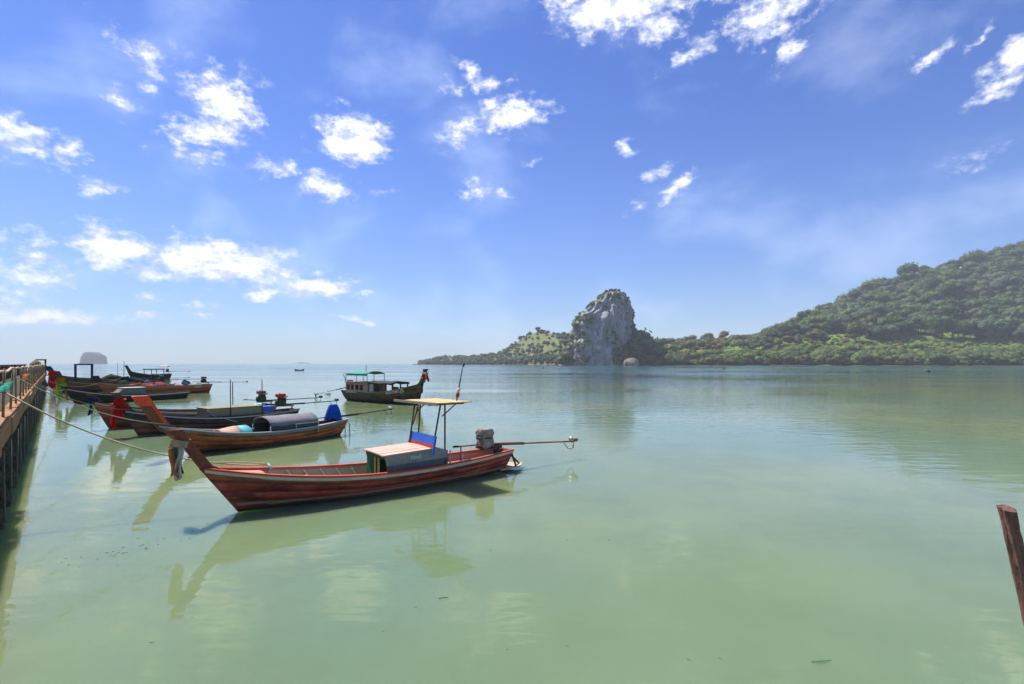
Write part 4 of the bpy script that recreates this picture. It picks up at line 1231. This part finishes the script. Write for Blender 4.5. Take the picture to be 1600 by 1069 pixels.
rows = [[(x, .55 * math.cos(a), .02 + .40 * math.sin(a) * (1 - .35 * max(0, x - .42))) for a in np.linspace(0, math.pi, 11)] for x in (.43, .6, .8, 1.05)]
TQ = painted('turquoise_paint', '#58aeb2', '#3d8a84', .6, .25)
MB().slab([[(x, .55 * math.cos(a), .02 + .40 * math.sin(a)) for a in np.linspace(0, math.pi, 11)] for x in (0, .2, .42)], .03).build('turquoise_lid', TQ, dr, True)
MB().slab(rows, .03).build('curved_lid', painted('faded_pink_lid', '#c59a80', '#8f7a68', .7, .4), dr, True)
MB().add([(-.005, .55 * math.cos(a), .0 + .40 * math.sin(a)) for a in np.linspace(0, math.pi, 11)] + [(-.03, .55 * math.cos(a), .0 + .40 * math.sin(a)) for a in np.linspace(0, math.pi, 11)], [tuple(range(11)), tuple(reversed(range(11, 22)))] + [(i, i + 1, i + 12, i + 11) for i in range(10)]).build('turquoise_end', painted('turquoise_paint', '#58aeb2', '#3d8a84', .6, .25), dr)
B.engine(.35, .80, 'drape', (-3.0, .95), (1.3, .85), {'dark': DARKM, 'cover': cloth('blue_sheet', '#2462c8', .35), 'shaft': SHAFTD, 'prop': GREYW}, 0, .1)
MB().tube([(-.15, .25, .55), (-.34, .25, .50), (-.36, .25, -.1)], .02, 6).build('stern_bracket', RUSTM, B.root, True)
MB().tube([(-.15, -.12, .55), (-.36, -.12, .52), (-.38, -.12, -.1)], .02, 6).build('stern_bracket', RUSTM, B.root, True)

# ---- third boat: dark hull, red sash, weathered box
C_ = Boat((-12.5, 29.3), (-17.1, 23.4), 'dark hulled long-tail boat with red prow sash and weathered grey box', ob=.62, zb=1.22, zm=.62, zs=.70, W=.85, os=.15)
HC = [hull_paint('dark_hull_%d' % i, c, d, f, 9 + i) for i, (c, d, f) in enumerate((('#8a5236', '#583624', '#a47452'), ('#74503e', '#4a362c', '#927460'), ('#4b4446', '#302c2e', '#6a6264'), ('#48474c', '#2e2d32', '#6a696e')))]
C_.hull(HC[0], WOODD, strakes=4, plank_mats=HC)
C_.strip('rub_rail', painted('lilac_white_rail', '#b2a7ad', '#6a5a58', .6, .35), 0, .06, 0, .04, 0, .99, zdrop=.09)
C_.strip('gunwale', painted('black_rail', '#34363c', '#5a4a44', .6, .3), -.005, .04, .07, .035, 0, .99)
C_.floor(WOODD, .16, .1, .84, boards=3)
C_.deck(WOODD, .84, .99)
C_.deck(RUSTM, .05, .25, -.12, name='stern_deck')
C_.prow(WOODD, [(.45, -.1, .95), (.62, .22, 1.24), (.80, .48, 1.6), (.98, .70, 2.0)], .16, painted('brown_knob', '#6e4632', '#4a3226', .6, .3), .74)
RS = cloth('red_sash', '#d3211c', .3)
C_.sash([(.70, 1.56, .19, .12, .30, RS), (.60, 1.32, .22, .12, .2, RS)], [(.88, .10, 1.5, 1.1, .16, RS), (.68, .15, 1.45, .62, .26, RS), (.98, -.05, 1.48, .95, .14, cloth('pink_sash', '#e0606a')), (.72, -.14, 1.4, .6, .2, RS)], 5)
bx = empty('wooden_box', (0, 0, 0), 0, C_.root)
WB = [painted('weathered_board_%d' % i, c, '#5e5a48', .9, .4, (1, 5, 7), 2.4) for i, c in enumerate(('#8a866e', '#7d8076', '#8f8462'))]
def cpt(x): return C_.z(C_.t(x))
X0, X1 = 2.1, 4.75
for sd in (1, -1):
    for k in range(3): MB().box((X0, sd * .70 - .015, .50 + k * .18), (X1, sd * .70 + .015, .50 + k * .18 + .172)).build('side_board', WB[k], bx)
for xx in (X0, X1):
    for k in range(3): MB().box((xx - .015, -.68, .50 + k * .18), (xx + .015, .68, .50 + k * .18 + .172)).build('end_board', WB[(k + 1) % 3], bx)
for k in range(6): MB().box((X0 - .06, -.76 + k * .254, 1.05), (X1 + .06, -.76 + k * .254 + .246, 1.08)).build('lid_board', WB[k % 3], bx)
for xx, yy, hh in ((X0 + .05, .74, 2.45), (X0 + .9, -.74, 2.3), (X1 - 1.0, .74, 2.5)):
    MB().tube([(xx, yy, .4), (xx + .02, yy, hh)], .022, 6).build('upright_pole', DARKM, C_.root, True)
MB().tube([(X1 + .1, .78, 1.0), (X1 - .2, .80, .72), (X1 - 1.2, .95, .35)], .02, 6).build('slanting_pole', GREYW, C_.root, True)
C_.engine(.75, .95, 'bare', (-2.7, 1.0), (1.6, 1.1), {'dark': painted('oily_engine', '#3b4a34', '#2a241e', .6, .4, (4, 4, 4), 5), 'cover': painted('red_tank', '#c4231d', '#7a2a22', .4, .1), 'shaft': SHAFTD, 'rust': RUSTM, 'block2': RUSTM}, 0, .1)

# ---- fourth boat, alongside the third
D = Boat((-15.1, 32.3), (-20.4, 25.9), 'red brown long-tail boat with white rail and blue prow sash behind the dark boat', ob=.7, zb=1.42, zm=.62, zs=.72, W=.85)
HD = [painted('redbrown_hull_%d' % i, c, '#3a2018', .6, .35, (.7, 9, 9), 2.0) for i, c in enumerate(('#7a4a3a', '#955040', '#aa5842'))]
D.hull(HD[0], WOODD, strakes=3, plank_mats=HD)
D.strip('rub_rail', WHT, 0, .07, 0, .04, 0, .99, zdrop=.10)
D.strip('gunwale', WOODD, -.005, .04, .07, .035, 0, .99)
D.floor(WOODD, .16, .1, .84, boards=3); D.deck(WOODD, .84, .99); D.deck(RUSTM, .05, .3, -.10, name='stern_deck')
D.prow(WOODD, [(.5, 0, 1.2), (.72, .32, 1.46), (.92, .55, 1.8)], .15)
BS = cloth('navy_sash', '#1f3f8c', .3)
D.sash([(.62, 1.5, .20, .11, .12, BS)], [(.78, .1, 1.45, .72, .13, BS), (.70, -.12, 1.4, .6, .14, cloth('green_sash', '#2f7a5c'))], 6)
D.engine(.7, .95, 'bare', (-3.2, .98), (1.6, 1.1), {'dark': painted('oily_engine', '#3b4a34'), 'cover': painted('faded_red_tank', '#9a4a48', '#6b5a52', .5, .3), 'shaft': SHAFTD, 'rust': RUSTM, 'block2': painted('oily_engine', '#3b4a34')}, 0, .1)

# ---- boats farther along the pier
def far_boat(stern, bow, label, hull_c, rail, prow_c, pts, ob=.7, zb=1.3, zm=.62, zs=.72, W=.9, engine=None, strakes=2, inner=None, **kw):
    o = Boat(stern, bow, label, ob=ob, zb=zb, zm=zm, zs=zs, W=W, **kw)
    m = [painted(label.split()[0] + '_hull_%d' % len(_mats), c, '#2b201a', .65, .35, (.7, 8, 8), 1.6) for c in hull_c]
    o.hull(m[0], inner or WOODD, n=24, strakes=strakes, plank_mats=m)
    o.strip('rub_rail', rail, 0, .08, 0, .04, 0, .99, n=24, zdrop=.10)
    o.strip('gunwale', m[0], -.005, .04, .08, .035, 0, .99, n=24)
    o.floor(WOODD, .16, .1, .84, n=12, boards=2); o.deck(WOODD, .82, .99)
    o.prow(prow_c, pts, .16)
    if engine: o.engine(*engine, 0, .1)
    return o
EM = lambda c, n_: {'dark': DARKM, 'cover': painted(n_, c, None, .5, .2), 'shaft': SHAFTD, 'rust': RUSTM}
PD = painted('black_prow', '#2a221e', '#40312a', .6, .3)
PB = painted('dark_brown_prow', '#5a3a28', '#38281f', .6, .3)
E_ = far_boat((-34.7, 58.7), (-40.4, 50.9), 'long reddish brown boat with loaded deck and brown engine box at stern', ('#9c5638', '#aa6646'), painted('tan_rail', '#a98f6c', '#6a563f', .7, .3), PD, [(.5, -.1, 1.2), (.9, .3, 1.5), (1.2, .55, 2.1)], zb=1.45, zm=.9, zs=.95, W=1.1, engine=(.6, 1.15, 'bare', (-4.2, 1.05), (1.6, 1.25), EM('#7d5238', 'brown_engine_box')))
F_ = far_boat((-31.1, 48.9), (-35.6, 41.7), 'low dark boat with white rail and yellow green prow sash', ('#2c2a2a', '#333033'), WHT, PB, [(.5, -.1, 1.1), (.8, .3, 1.4), (1.15, .6, 2.3)], zb=1.3, zm=.55, zs=.62, W=.85, inner=RED)
F_.sash([(.92, 1.95, .28, .18, .4, cloth('amber_sash', '#c98a2c')), (.8, 1.6, .26, .17, .3, cloth('lime_sash', '#7ec22f'))], [(1.0, .12, 1.75, 1.3, .28, cloth('lime_sash', '#7ec22f')), (1.1, -.1, 1.7, 1.15, .22, cloth('yellow_sash', '#d3c53a')), (.6, .2, 1.2, .9, .2, cloth('amber_sash', '#c98a2c'))], 8)
cbn = empty('low_cabin', (0, 0, 0), 0, F_.root)
MB().add([(3.6, -.7, .5), (6.0, -.55, .5), (6.0, .55, .5), (3.6, .7, .5), (3.7, -.6, 1.15), (5.3, -.5, 1.15), (5.3, .5, 1.15), (3.7, .6, 1.15)], [(0, 3, 2, 1), (4, 5, 6, 7), (0, 1, 5, 4), (1, 2, 6, 5), (2, 3, 7, 6), (3, 0, 4, 7)]).build('cabin_body', painted('greygreen_cabin', '#64736c', '#48534e', .7, .3, (2, 2, 2), 2), cbn)
MB().box((3.62, -.66, 1.155), (5.36, .66, 1.20)).build('cabin_roof', GREYW, cbn)
H_ = far_boat((-44.2, 65.6), (-50.6, 57.6), 'brown boat with red sashed prow and tall dark goalpost frame', ('#6a462e', '#7a5038'), painted('tan_rail', '#a98f6c'), PB, [(.4, -.1, 1.2), (.75, .25, 1.6), (1.1, .5, 2.5)], zb=1.5, zm=.85, zs=.9, W=1.0, engine=(.6, 1.15, 'bare', (-4.0, 1.2), (1.6, 1.25), EM('#2f6a86', 'blue_engine_box')))
H_.sash([(.85, 2.2, .32, .2, .5, RS)], [(.95, .15, 2.0, 1.4, .4, RS), (.75, .2, 1.8, 1.3, .4, RS), (1.1, -.1, 1.9, 1.1, .3, cloth('pink_sash', '#e0606a'))], 11)
gp = empty('goalpost_frame', (H_.L - 1.9, 0, 0), R(90), H_.root)
for yy in (-.75, .75): MB().bar((0, yy, .7), (0, yy, 3.1), .2, .2, (1, 0, 0)).build('frame_post', painted('navy_timber', '#2c3848', '#20262e', .7, .2), gp)
MB().bar((0, -.86, 3.18), (0, .86, 3.18), .2, .16).build('frame_bar', painted('navy_timber', '#2c3848'), gp)
I_ = far_boat((-60.0, 83.5), (-66.6, 75.4), 'dark green boat with bare leaning prow beyond the red sashed one', ('#22332b', '#2b3a30'), painted('olive_rail', '#8a8a5c', '#55583c', .7, .3), PD, [(.4, -.2, 1.3), (1.0, .4, 1.9), (1.7, 1.0, 2.9)], ob=.9, zb=1.6, zm=.85, zs=.9, W=1.1, strakes=2)
K_ = far_boat((-66.5, 90.0), (-72.8, 82.0), 'farthest black boat with leaning prow near the pier head', ('#1f2a2c', '#28302c'), painted('olive_rail', '#8a8a5c'), PD, [(.4, -.2, 1.4), (1.2, .6, 2.1), (2.2, 1.5, 3.1)], ob=1.0, zb=1.7, zm=.8, zs=.9, W=1.1)
L_ = far_boat((-52.0, 75.2), (-58.4, 67.0), 'low umber boat with black engine lying between the dark green and the goalpost boats', ('#5a4434', '#4a3a2e'), painted('dun_rail', '#6b6048', '#453f31', .7, .3), PB, [(.4, -.1, 1.2), (.8, .3, 1.6), (1.2, .6, 2.3)], zb=1.4, zm=.8, zs=.85, W=1.0, engine=(.6, 1.1, 'bare', (-4.0, 1.1), (1.6, 1.2), EM('#2a2c33', 'black_engine_box')))
G_ = far_boat((-73.6, 110.0), (-75.6, 101.8), 'dark boat with raised black prow and low roof anchored behind the others', ('#241f1c', '#2e2823'), painted('dun_rail', '#6b6048', '#453f31', .7, .3), PD, [(.5, -.2, 1.5), (1.0, .4, 2.1), (1.5, .9, 2.9)], ob=1.0, zb=1.9, zm=.95, zs=1.1, W=1.15, engine=(.5, 1.5, 'bare', (-5.0, 1.5), (1.5, 1.6), EM('#23262c', 'black_engine_box')))
rf = empty('low_roof', (0, 0, 0), 0, G_.root)
MB().box((2.0, -1.1, 2.0), (5.2, 1.1, 2.2)).build('roof', painted('dark_roof', '#33322c', '#252420', .8, .2), rf, bevel=.06)
for x in (2.2, 5.0):
    for y in (-.95, .95): MB().bar((x, y, .8), (x, y, 2.02), .09, .09, (1, 0, 0)).build('roof_post', PD, rf)

# ---- the boat with the green awning, bow to the right
J = Boat((-14.8, 46.3), (-7.4, 40.6), 'dark brown boat with green awning and white lettering facing right', ob=.55, zb=1.75, zm=.86, zs=.90, W=1.05, os=.3, group='moored long-tail boats', wst=.55)
HJ = [hull_paint('umber_hull_%d' % i, c, d, f, 13 + i) for i, (c, d, f) in enumerate((('#4a382c', '#2e241d', '#665242'), ('#564436', '#362b22', '#726050'), ('#5f4e3c', '#3c3228', '#7c6a56'), ('#685848', '#44392e', '#857460')))]
J.hull(HJ[1], WOODD, strakes=4, plank_mats=HJ)
J.strip('gunwale', painted('taupe_rail', '#8a7c6c', '#5f5448', .7, .3), -.005, .05, .08, .035, 0, .99)
J.floor(WOODD, .2, .1, .84, boards=3); J.deck(WOODD, .8, .99)
J.prow(painted('olive_prow', '#4a4a24', '#33301f', .6, .2), [(.30, -.4, 1.5), (.56, .1, 1.78), (.72, .36, 2.2), (.98, .64, 2.85)], .16, PD, .82)
J.sash([(.78, 2.52, .22, .15, .16, cloth('pinkwhite_sash', '#dcc3c0')), (.74, 2.34, .24, .17, .26, RS), (.60, 2.10, .24, .16, .14, cloth('orangered_sash', '#e0672c')), (.46, 1.92, .24, .15, .18, cloth('green_prow_sash', '#4f8a2c'))],
       [(.52, -.14, 1.95, .95, .16, cloth('darkgreen_sash', '#1f5a34')), (.80, -.16, 2.42, .45, .2, RS), (.95, .1, 2.4, .5, .2, RS), (.9, -.12, 2.5, .3, .12, cloth('pinkwhite_sash', '#dcc3c0'))], 14)
J.text('ยนตร์ศิวุร์', .58, 6.45, .78, -1, LETTER, wide=.80)
jc = empty('wheelhouse', (0, 0, 0), 0, J.root)
PK = painted('pinkish_cabin_paint', '#a9776a', '#6e5148', .7, .35, (2, 2, 2), 2)
CW = painted('cream_cabin_paint', '#a3937c', '#6f6250', .7, .3, (2, 2, 2), 2)
for sd in (-1, 1):
    y = sd * .86
    MB().box((.9, y - .03, .75), (4.0, y + .03, 1.02)).build('lower_wall', CW, jc)
    MB().box((.9, y - .03, 1.46), (4.0, y + .03, 1.62)).build('upper_wall', PK, jc)
    for xa, xb in ((.9, 1.05), (1.5, 1.62), (2.05, 2.25), (2.75, 2.85), (3.35, 4.0)):
        MB().box((xa, y - .03, 1.024), (xb, y + .03, 1.456)).build('window_post', CW if xa > 1.4 else PK, jc)
MB().box((.92, -.83, .76), (.97, .83, 1.60)).build('rear_wall', PK, jc)
MB().box((3.93, -.83, .76), (3.98, .83, 1.60)).build('front_wall', PK, jc)
MB().box((.8, -.95, 1.63), (4.1, .95, 1.70)).build('wheelhouse_roof', PK, jc)
aw2 = empty('green_awning', (0, 0, 0), 0, J.root)
rows = [[(x, .95 * e, 2.62 - .24 * e * e - .03 * math.sin(x * 3)) for e in np.linspace(-1, 1, 11)] for x in np.linspace(.9, 4.0, 8)]
MB().slab(rows, .03).build('awning_cloth', painted('sea_green_cloth', '#1f8a78', '#2a7264', .7, .2, (2, 2, 2), 2), aw2, True)
MB().box((1.2, -.99, 2.26), (4.05, -.95, 2.42)).build('awning_valance', painted('sea_green_cloth', '#1f8a78'), aw2)
for x in (.95, 2.5, 3.95):
    for y in (-.9, .9): MB().tube([(x, y, 1.7), (x, y, 2.4)], .028, 6).build('awning_post', DARKM, aw2, True)
MB().tube([(.95, -.9, 1.72), (.55, -.9, 2.38), (.95, -.9, 2.40)], .028, 6).build('awning_stay', DARKM, aw2, True)
MB().tube([(2.6, 0, 2.6), (2.6, 0, 3.1)], .03, 6).build('short_mast', DARKM, aw2, True)
jr = empty('fore_roof', (0, 0, 0), 0, J.root)
rows = [[(x, .92 * e, 1.84 - .14 * e * e + .03 * math.sin(x * 4 + e * 5)) for e in np.linspace(-1, 1, 9)] for x in np.linspace(4.15, 7.2, 10)]
MB().slab(rows, .14).build('tarp_roof', painted('dark_tarp', '#2f3634', '#23282a', .85, .3, (2, 2, 2), 2), jr, True)
for x in (4.3, 5.2, 6.2, 7.1):
    for y in (-.8, .8): MB().bar((x, y, .8), (x, y, 1.66), .09, .09, (1, 0, 0)).build('roof_post', RUSTM if x > 6 else PD, jr)
MB().box((4.2, -.88, .8), (4.75, -.84, 1.62)).build('door_panel', painted('grey_door', '#9aa3a0', '#6b716e', .6, .2), jr)
for xa in (5.35, 6.35): MB().box((xa, .70, 1.05), (xa + .7, .74, 1.32)).build('side_board', CW, jr)
J.engine(.25, 1.15, 'bare', (-5.2, .30), (1.2, 1.3), EM('#7a2f2a', 'dull_red_engine_box'), 0, .05)
# ------------------------------------------------------------------ loose things aboard and afloat
def crate(b, x, y, z, sx, sy, sz, c, label, lid=None, rz=0):
    e = empty('cool_box', b.world(x, y, z), b.rz + rz)
    MB().box((-sx / 2, -sy / 2, 0), (sx / 2, sy / 2, sz), None, -.06).build('tub', plain(label[:14] + '_plastic', c, .4, 0, .15, 4), e, bevel=.02)
    MB().box((-sx / 2 - .02, -sy / 2 - .02, sz + .002), (sx / 2 + .02, sy / 2 + .02, sz + .045)).build('lid', plain(label[:14] + '_lid', lid or c, .4, 0, .15, 4), e, bevel=.01)
    return tag(e, label, 'box')
def sterndeck(b, x, dz): return b.z(b.t(x)) + dz
crate(C_, 1.55, -.05, sterndeck(C_, 1.55, -.10), .55, .45, .38, (.05, .16, .62), 'deep blue plastic box on the stern of the dark boat')
crate(C_, 1.75, -.60, sterndeck(C_, 1.75, .05), .55, .42, .34, (.28, .60, .78), 'pale blue plastic box behind the deep blue one')
def bundle(b, x, y, z, rx, ry, rz_, c, label, seed, cat='bundle', name='tarp_bundle'):
    g = np.random.default_rng(seed); ph = g.uniform(0, 6.28, 8); rows = []
    for j in range(9):
        e = j / 8; k = (1 - e ** 3.2) ** .7 + .03
        rows.append([(rx * k * math.cos(a) * (1 + .12 * math.sin(a * 3 + ph[0]) + .06 * math.sin(a * 7 + ph[1] + e * 4)), ry * k * math.sin(a) * (1 + .12 * math.sin(a * 4 + ph[2]) + .07 * math.sin(a * 9 + ph[5])), rz_ * e * (.72 + .22 * math.sin(a * 2 + ph[4]) + .12 * math.sin(a * 5 + ph[6] + 3 * e)) + .02 * g.normal()) for a in np.linspace(0, 6.2832, 24, endpoint=False)])
    m = MB(); m.grid(rows, True); m.add(rows[-1], [tuple(range(24))]); m.add(rows[0], [tuple(reversed(range(24)))])
    return tag(m.build(name, cloth(label[:16] + '_cloth', c), None, True, b.world(x, y, z), b.rz), label, cat)
zE = E_.z(.5) - .3
bundle(E_, 6.6, 0, zE, 1.6, .85, .66, '#b9694a', 'orange tarpaulin heap on the bow half of the reddish brown boat', 1)
bundle(E_, 5.4, .1, zE, 1.5, .8, .74, '#a9525a', 'pinkish red tarpaulin heap amidships on the reddish brown boat', 2)
bundle(E_, 4.6, .4, zE, 1.3, .5, .58, '#4a4466', 'violet blue cloth beside the pinkish red heap', 3)
bundle(E_, 3.5, .3, zE, .7, .5, .62, '#d3b9bb', 'pale pink sacks on the reddish brown boat', 4, 'sacks', 'sack_pile')
bundle(E_, 2.4, -.2, zE, .6, .5, .95, '#4f7585', 'steel blue covered heap toward the stern of the reddish brown boat', 5)
bundle(E_, 1.5, .2, zE, 1.0, .55, .6, '#cfcabb', 'white sheet over gear near the stern of the reddish brown boat', 6)
bundle(H_, 4.0, 0, .6, 1.6, .8, 1.1, '#233a2c', 'dark green net heap on the boat with the goalpost frame', 7, 'nets', 'net_heap')
bundle(H_, 2.2, 0, .6, .7, .5, .75, '#3d6a80', 'blue grey sheet over gear astern on the boat with the goalpost frame', 8)
bundle(L_, 4.5, 0, .55, 1.4, .7, .7, '#5f3b34', 'maroon tarpaulin heap on the low umber boat', 18)
bundle(I_, 4.2, 0, .6, 2.0, .8, 1.05, '#37372c', 'black brown gear heap on the dark green boat', 9)
bundle(G_, 1.2, 0, 2.6, .9, .8, .40, '#dcdcd6', 'white cover on top of the stern of the anchored dark boat', 10)
# thin sticks standing among the far boats
def stick(x, y, z0, h, lean, label, r=.03):
    return tag(MB().tube([(0, 0, -1.2), (lean, 0, h)], [r, r * .7], 6).build('bamboo_pole', painted('bamboo_dark', '#3a3830', '#26241f', .8, .2), None, True, (x, y, z0)), label, 'pole', 'bamboo poles among the boats')
stick(-56.5, 74.5, 0, 3.6, .05, 'tall dark pole standing among the far boats right of the frame', .05)
stick(-58.5, 76.0, 0, 3.4, -.05, 'thin pale pole just left of the tall dark pole', .03)
stick(-27.6, 33.6, 0, 1.1, .03, 'short stake in the water by the lime sashed prow', .03)
# buoy near the pier head
by = empty('buoy', (-69.4, 77.2, 0))
MB().lathe([(.30, -.3), (.55, -.1), (.58, .25), (.42, .42), (.2, .5)], 18).build('float', plain('dark_green_buoy', (.05, .07, .06), .6), by, True)
b = MB()
for k in range(4): b.bar((.32 * math.cos(k * 1.571), .32 * math.sin(k * 1.571), .35), (.1 * math.cos(k * 1.571), .1 * math.sin(k * 1.571), 1.15), .05, .05)
b.lathe([(.14, 1.1), (.18, 1.15), (.16, 1.35), (.04, 1.5)], 12)
b.build('tower', DARKM, by)
tag(by, 'small dark buoy with lattice top floating by the pier head', 'buoy')
# floats and far skiff
def skiff(x, y, rz, label):
    e = empty('skiff', (x, y, 0), rz)
    rows = []
    for i in range(11):
        t = i / 10; w = .6 * math.sin(math.pi * min(max(t * .92 + .04, 0), 1)) ** .6; z = .42 + .35 * (2 * t - 1) ** 2
        rows.append([(t * 4 - 2, -w, z), (t * 4 - 2, -w * .75, .05), (t * 4 - 2, 0, -.12), (t * 4 - 2, w * .75, .05), (t * 4 - 2, w, z)])
    MB().slab(rows, .04).build('hull', PD, e, True)
    MB().box((-.3, -.5, .32), (.0, .5, .36)).build('thwart', WOODD, e)
    tag(e, label, 'boat')
skiff(-98, 236, .4, 'tiny dark skiff alone on the open water toward the left horizon')
def floatb(x, y, r, c, label):
    e = empty('float', (x, y, 0))
    MB().lathe([(r * .5, -r * .5), (r, 0), (r * .95, r * .35), (r * .5, r * .75), (r * .15, r * .9)], 14).build('float_body', plain(label[:12] + '_foam', c, .7), e, True)
    MB().lathe([(r * .12, r * .88), (r * .12, r * 1.2), (r * .05, r * 1.3)], 8).build('ring', DARKM, e, True)
    tag(e, label, 'float', 'floats on the bay')
floatb(-19.8, 55.0, .34, (.75, .75, .72), 'white foam float left of the green awning boat')
floatb(165, 203, .85, (.03, .03, .03), 'black float off the right shore belt')
floatb(120, 290, .8, (.05, .05, .045), 'dark float below the limestone tower at right')
floatb(20, 330, .9, (.05, .05, .045), 'dark float left of the tower reflection')
# old stake leaning at the right edge
e = empty('mooring_stake', (3.62, 3.15, 0))
g5 = np.random.default_rng(77); rows = []
for z in np.linspace(-1.0, 2.41, 40):
    c = -.235 * z + .012 * math.sin(z * 2.3); r = .046 + .006 * math.sin(z * 5) + .012 * max(0, 1.4 - z)
    rows.append([(c + (r + .006 * math.sin(a * 5 + z * 3) + g5.normal(0, .004)) * math.cos(a), (r + .006 * math.sin(a * 7 + z * 2) + g5.normal(0, .004)) * math.sin(a), z + .012 * math.sin(a) * (z > 2.3)) for a in np.linspace(0, 6.2832, 22, endpoint=False)])
b = MB(); b.grid(rows, True); b.add(rows[-1], [tuple(range(22))])
b.build('shaft', painted('old_stake_wood', '#8d6257', '#3e2c27', .9, .5, (9, 9, 1.2), 6, .012, .45), e, True)
tag(e, 'weathered brown wooden stake leaning at the right edge', 'stake')
# drifting leaf, twigs and debris
lf = MB(); rows = [[(x, w_ * e_, .006 + .004 * abs(e_)) for e_ in (-1, 0, 1)] for x, w_ in zip(np.linspace(-.12, .12, 9), (.002, .006, .009, .011, .011, .010, .008, .005, .001))]
tag(lf.slab(rows, .004).build('leaf_blade', plain('green_blade', (.05, .16, .06), .5), None, True, (3.42, 5.66, .004), .12), 'narrow green leaf floating at the bottom right', 'leaf')
tw = MB().tube([(-.06, 0, .004), (0, .01, .008), (.07, 0, .004)], .004, 6)
tag(tw.build('twig', WOODD, None, True, (-.97, 7.19, 0), .3), 'tiny dark twig floating below the awning reflection', 'twig')
g6 = np.random.default_rng(12); db = MB()
for _ in range(80):
    k = g6.random()
    if k < .75:
        q = g6.random(); x = -7.4 + 2.2 * q + g6.normal(0, .25); y = 8.2 + 3.6 * q + g6.normal(0, .3)
    else:
        x = g6.uniform(-7, 3); y = g6.uniform(5.6, 10)
    l_ = g6.uniform(.008, .03); a = g6.uniform(0, 3.14)
    db.bar((x - l_ * math.cos(a), y - l_ * math.sin(a) * .5, .004), (x + l_ * math.cos(a), y + l_ * math.sin(a) * .5, .004), .006, .005)
tag(db.build('floating_debris', plain('debris', (.16, .15, .09), .8)), 'specks of leaf litter drifting in lines near the pier', 'debris', kind='stuff')
# ropes last, from the pier rail to the bows
rope(pw(15.2, .0, 2.72), A.world(A.L - .55, 0, .98), .42, 'pale rope from the near pier post to the red boat bow')
rope(pw(20.6, .0, 2.90), B.world(B.L + .75, .06, 1.16), .30, 'rope from the second pier post to the orange tipped boat')
rope(pw(25.9, .0, 2.75), C_.world(C_.L + .2, 0, 1.2), .30, 'rope from the pier to the red sashed dark boat', ROPE2)
rope(pw(34.0, .0, 2.6), F_.world(F_.L + .6, 0, 1.25), .35, 'rope from the pier to the boat with the lime sash', ROPE2)
rope(pw(46.0, .0, 2.4), E_.world(E_.L + .5, 0, 1.4), .5, 'slack rope from the pier to the reddish brown boat', ROPE2)
rope(A.world(A.L + .45, .05, 1.15), A.world(A.L - .6, .04, 1.0), -.02, 'short line tied along the red boat foredeck')

# ------------------------------------------------------------------ haze over the whole bay
hz = MB().box((-8600, -65, -4.5), (8600, 8600, 430)).build('haze', NT('haze').m)
t = hz.data.materials[0].node_tree
for n in list(t.nodes): t.nodes.remove(n)
o_ = t.nodes.new('ShaderNodeOutputMaterial'); v_ = t.nodes.new('ShaderNodeVolumePrincipled')
v_.inputs['Color'].default_value = (.86, .92, 1.0, 1)
v_.inputs['Density'].default_value = 0.00014
v_.inputs['Anisotropy'].default_value = 0.0
t.links.new(v_.outputs[0], o_.inputs['Volume'])
tag(hz, 'pale haze over the bay', 'haze', kind='stuff')
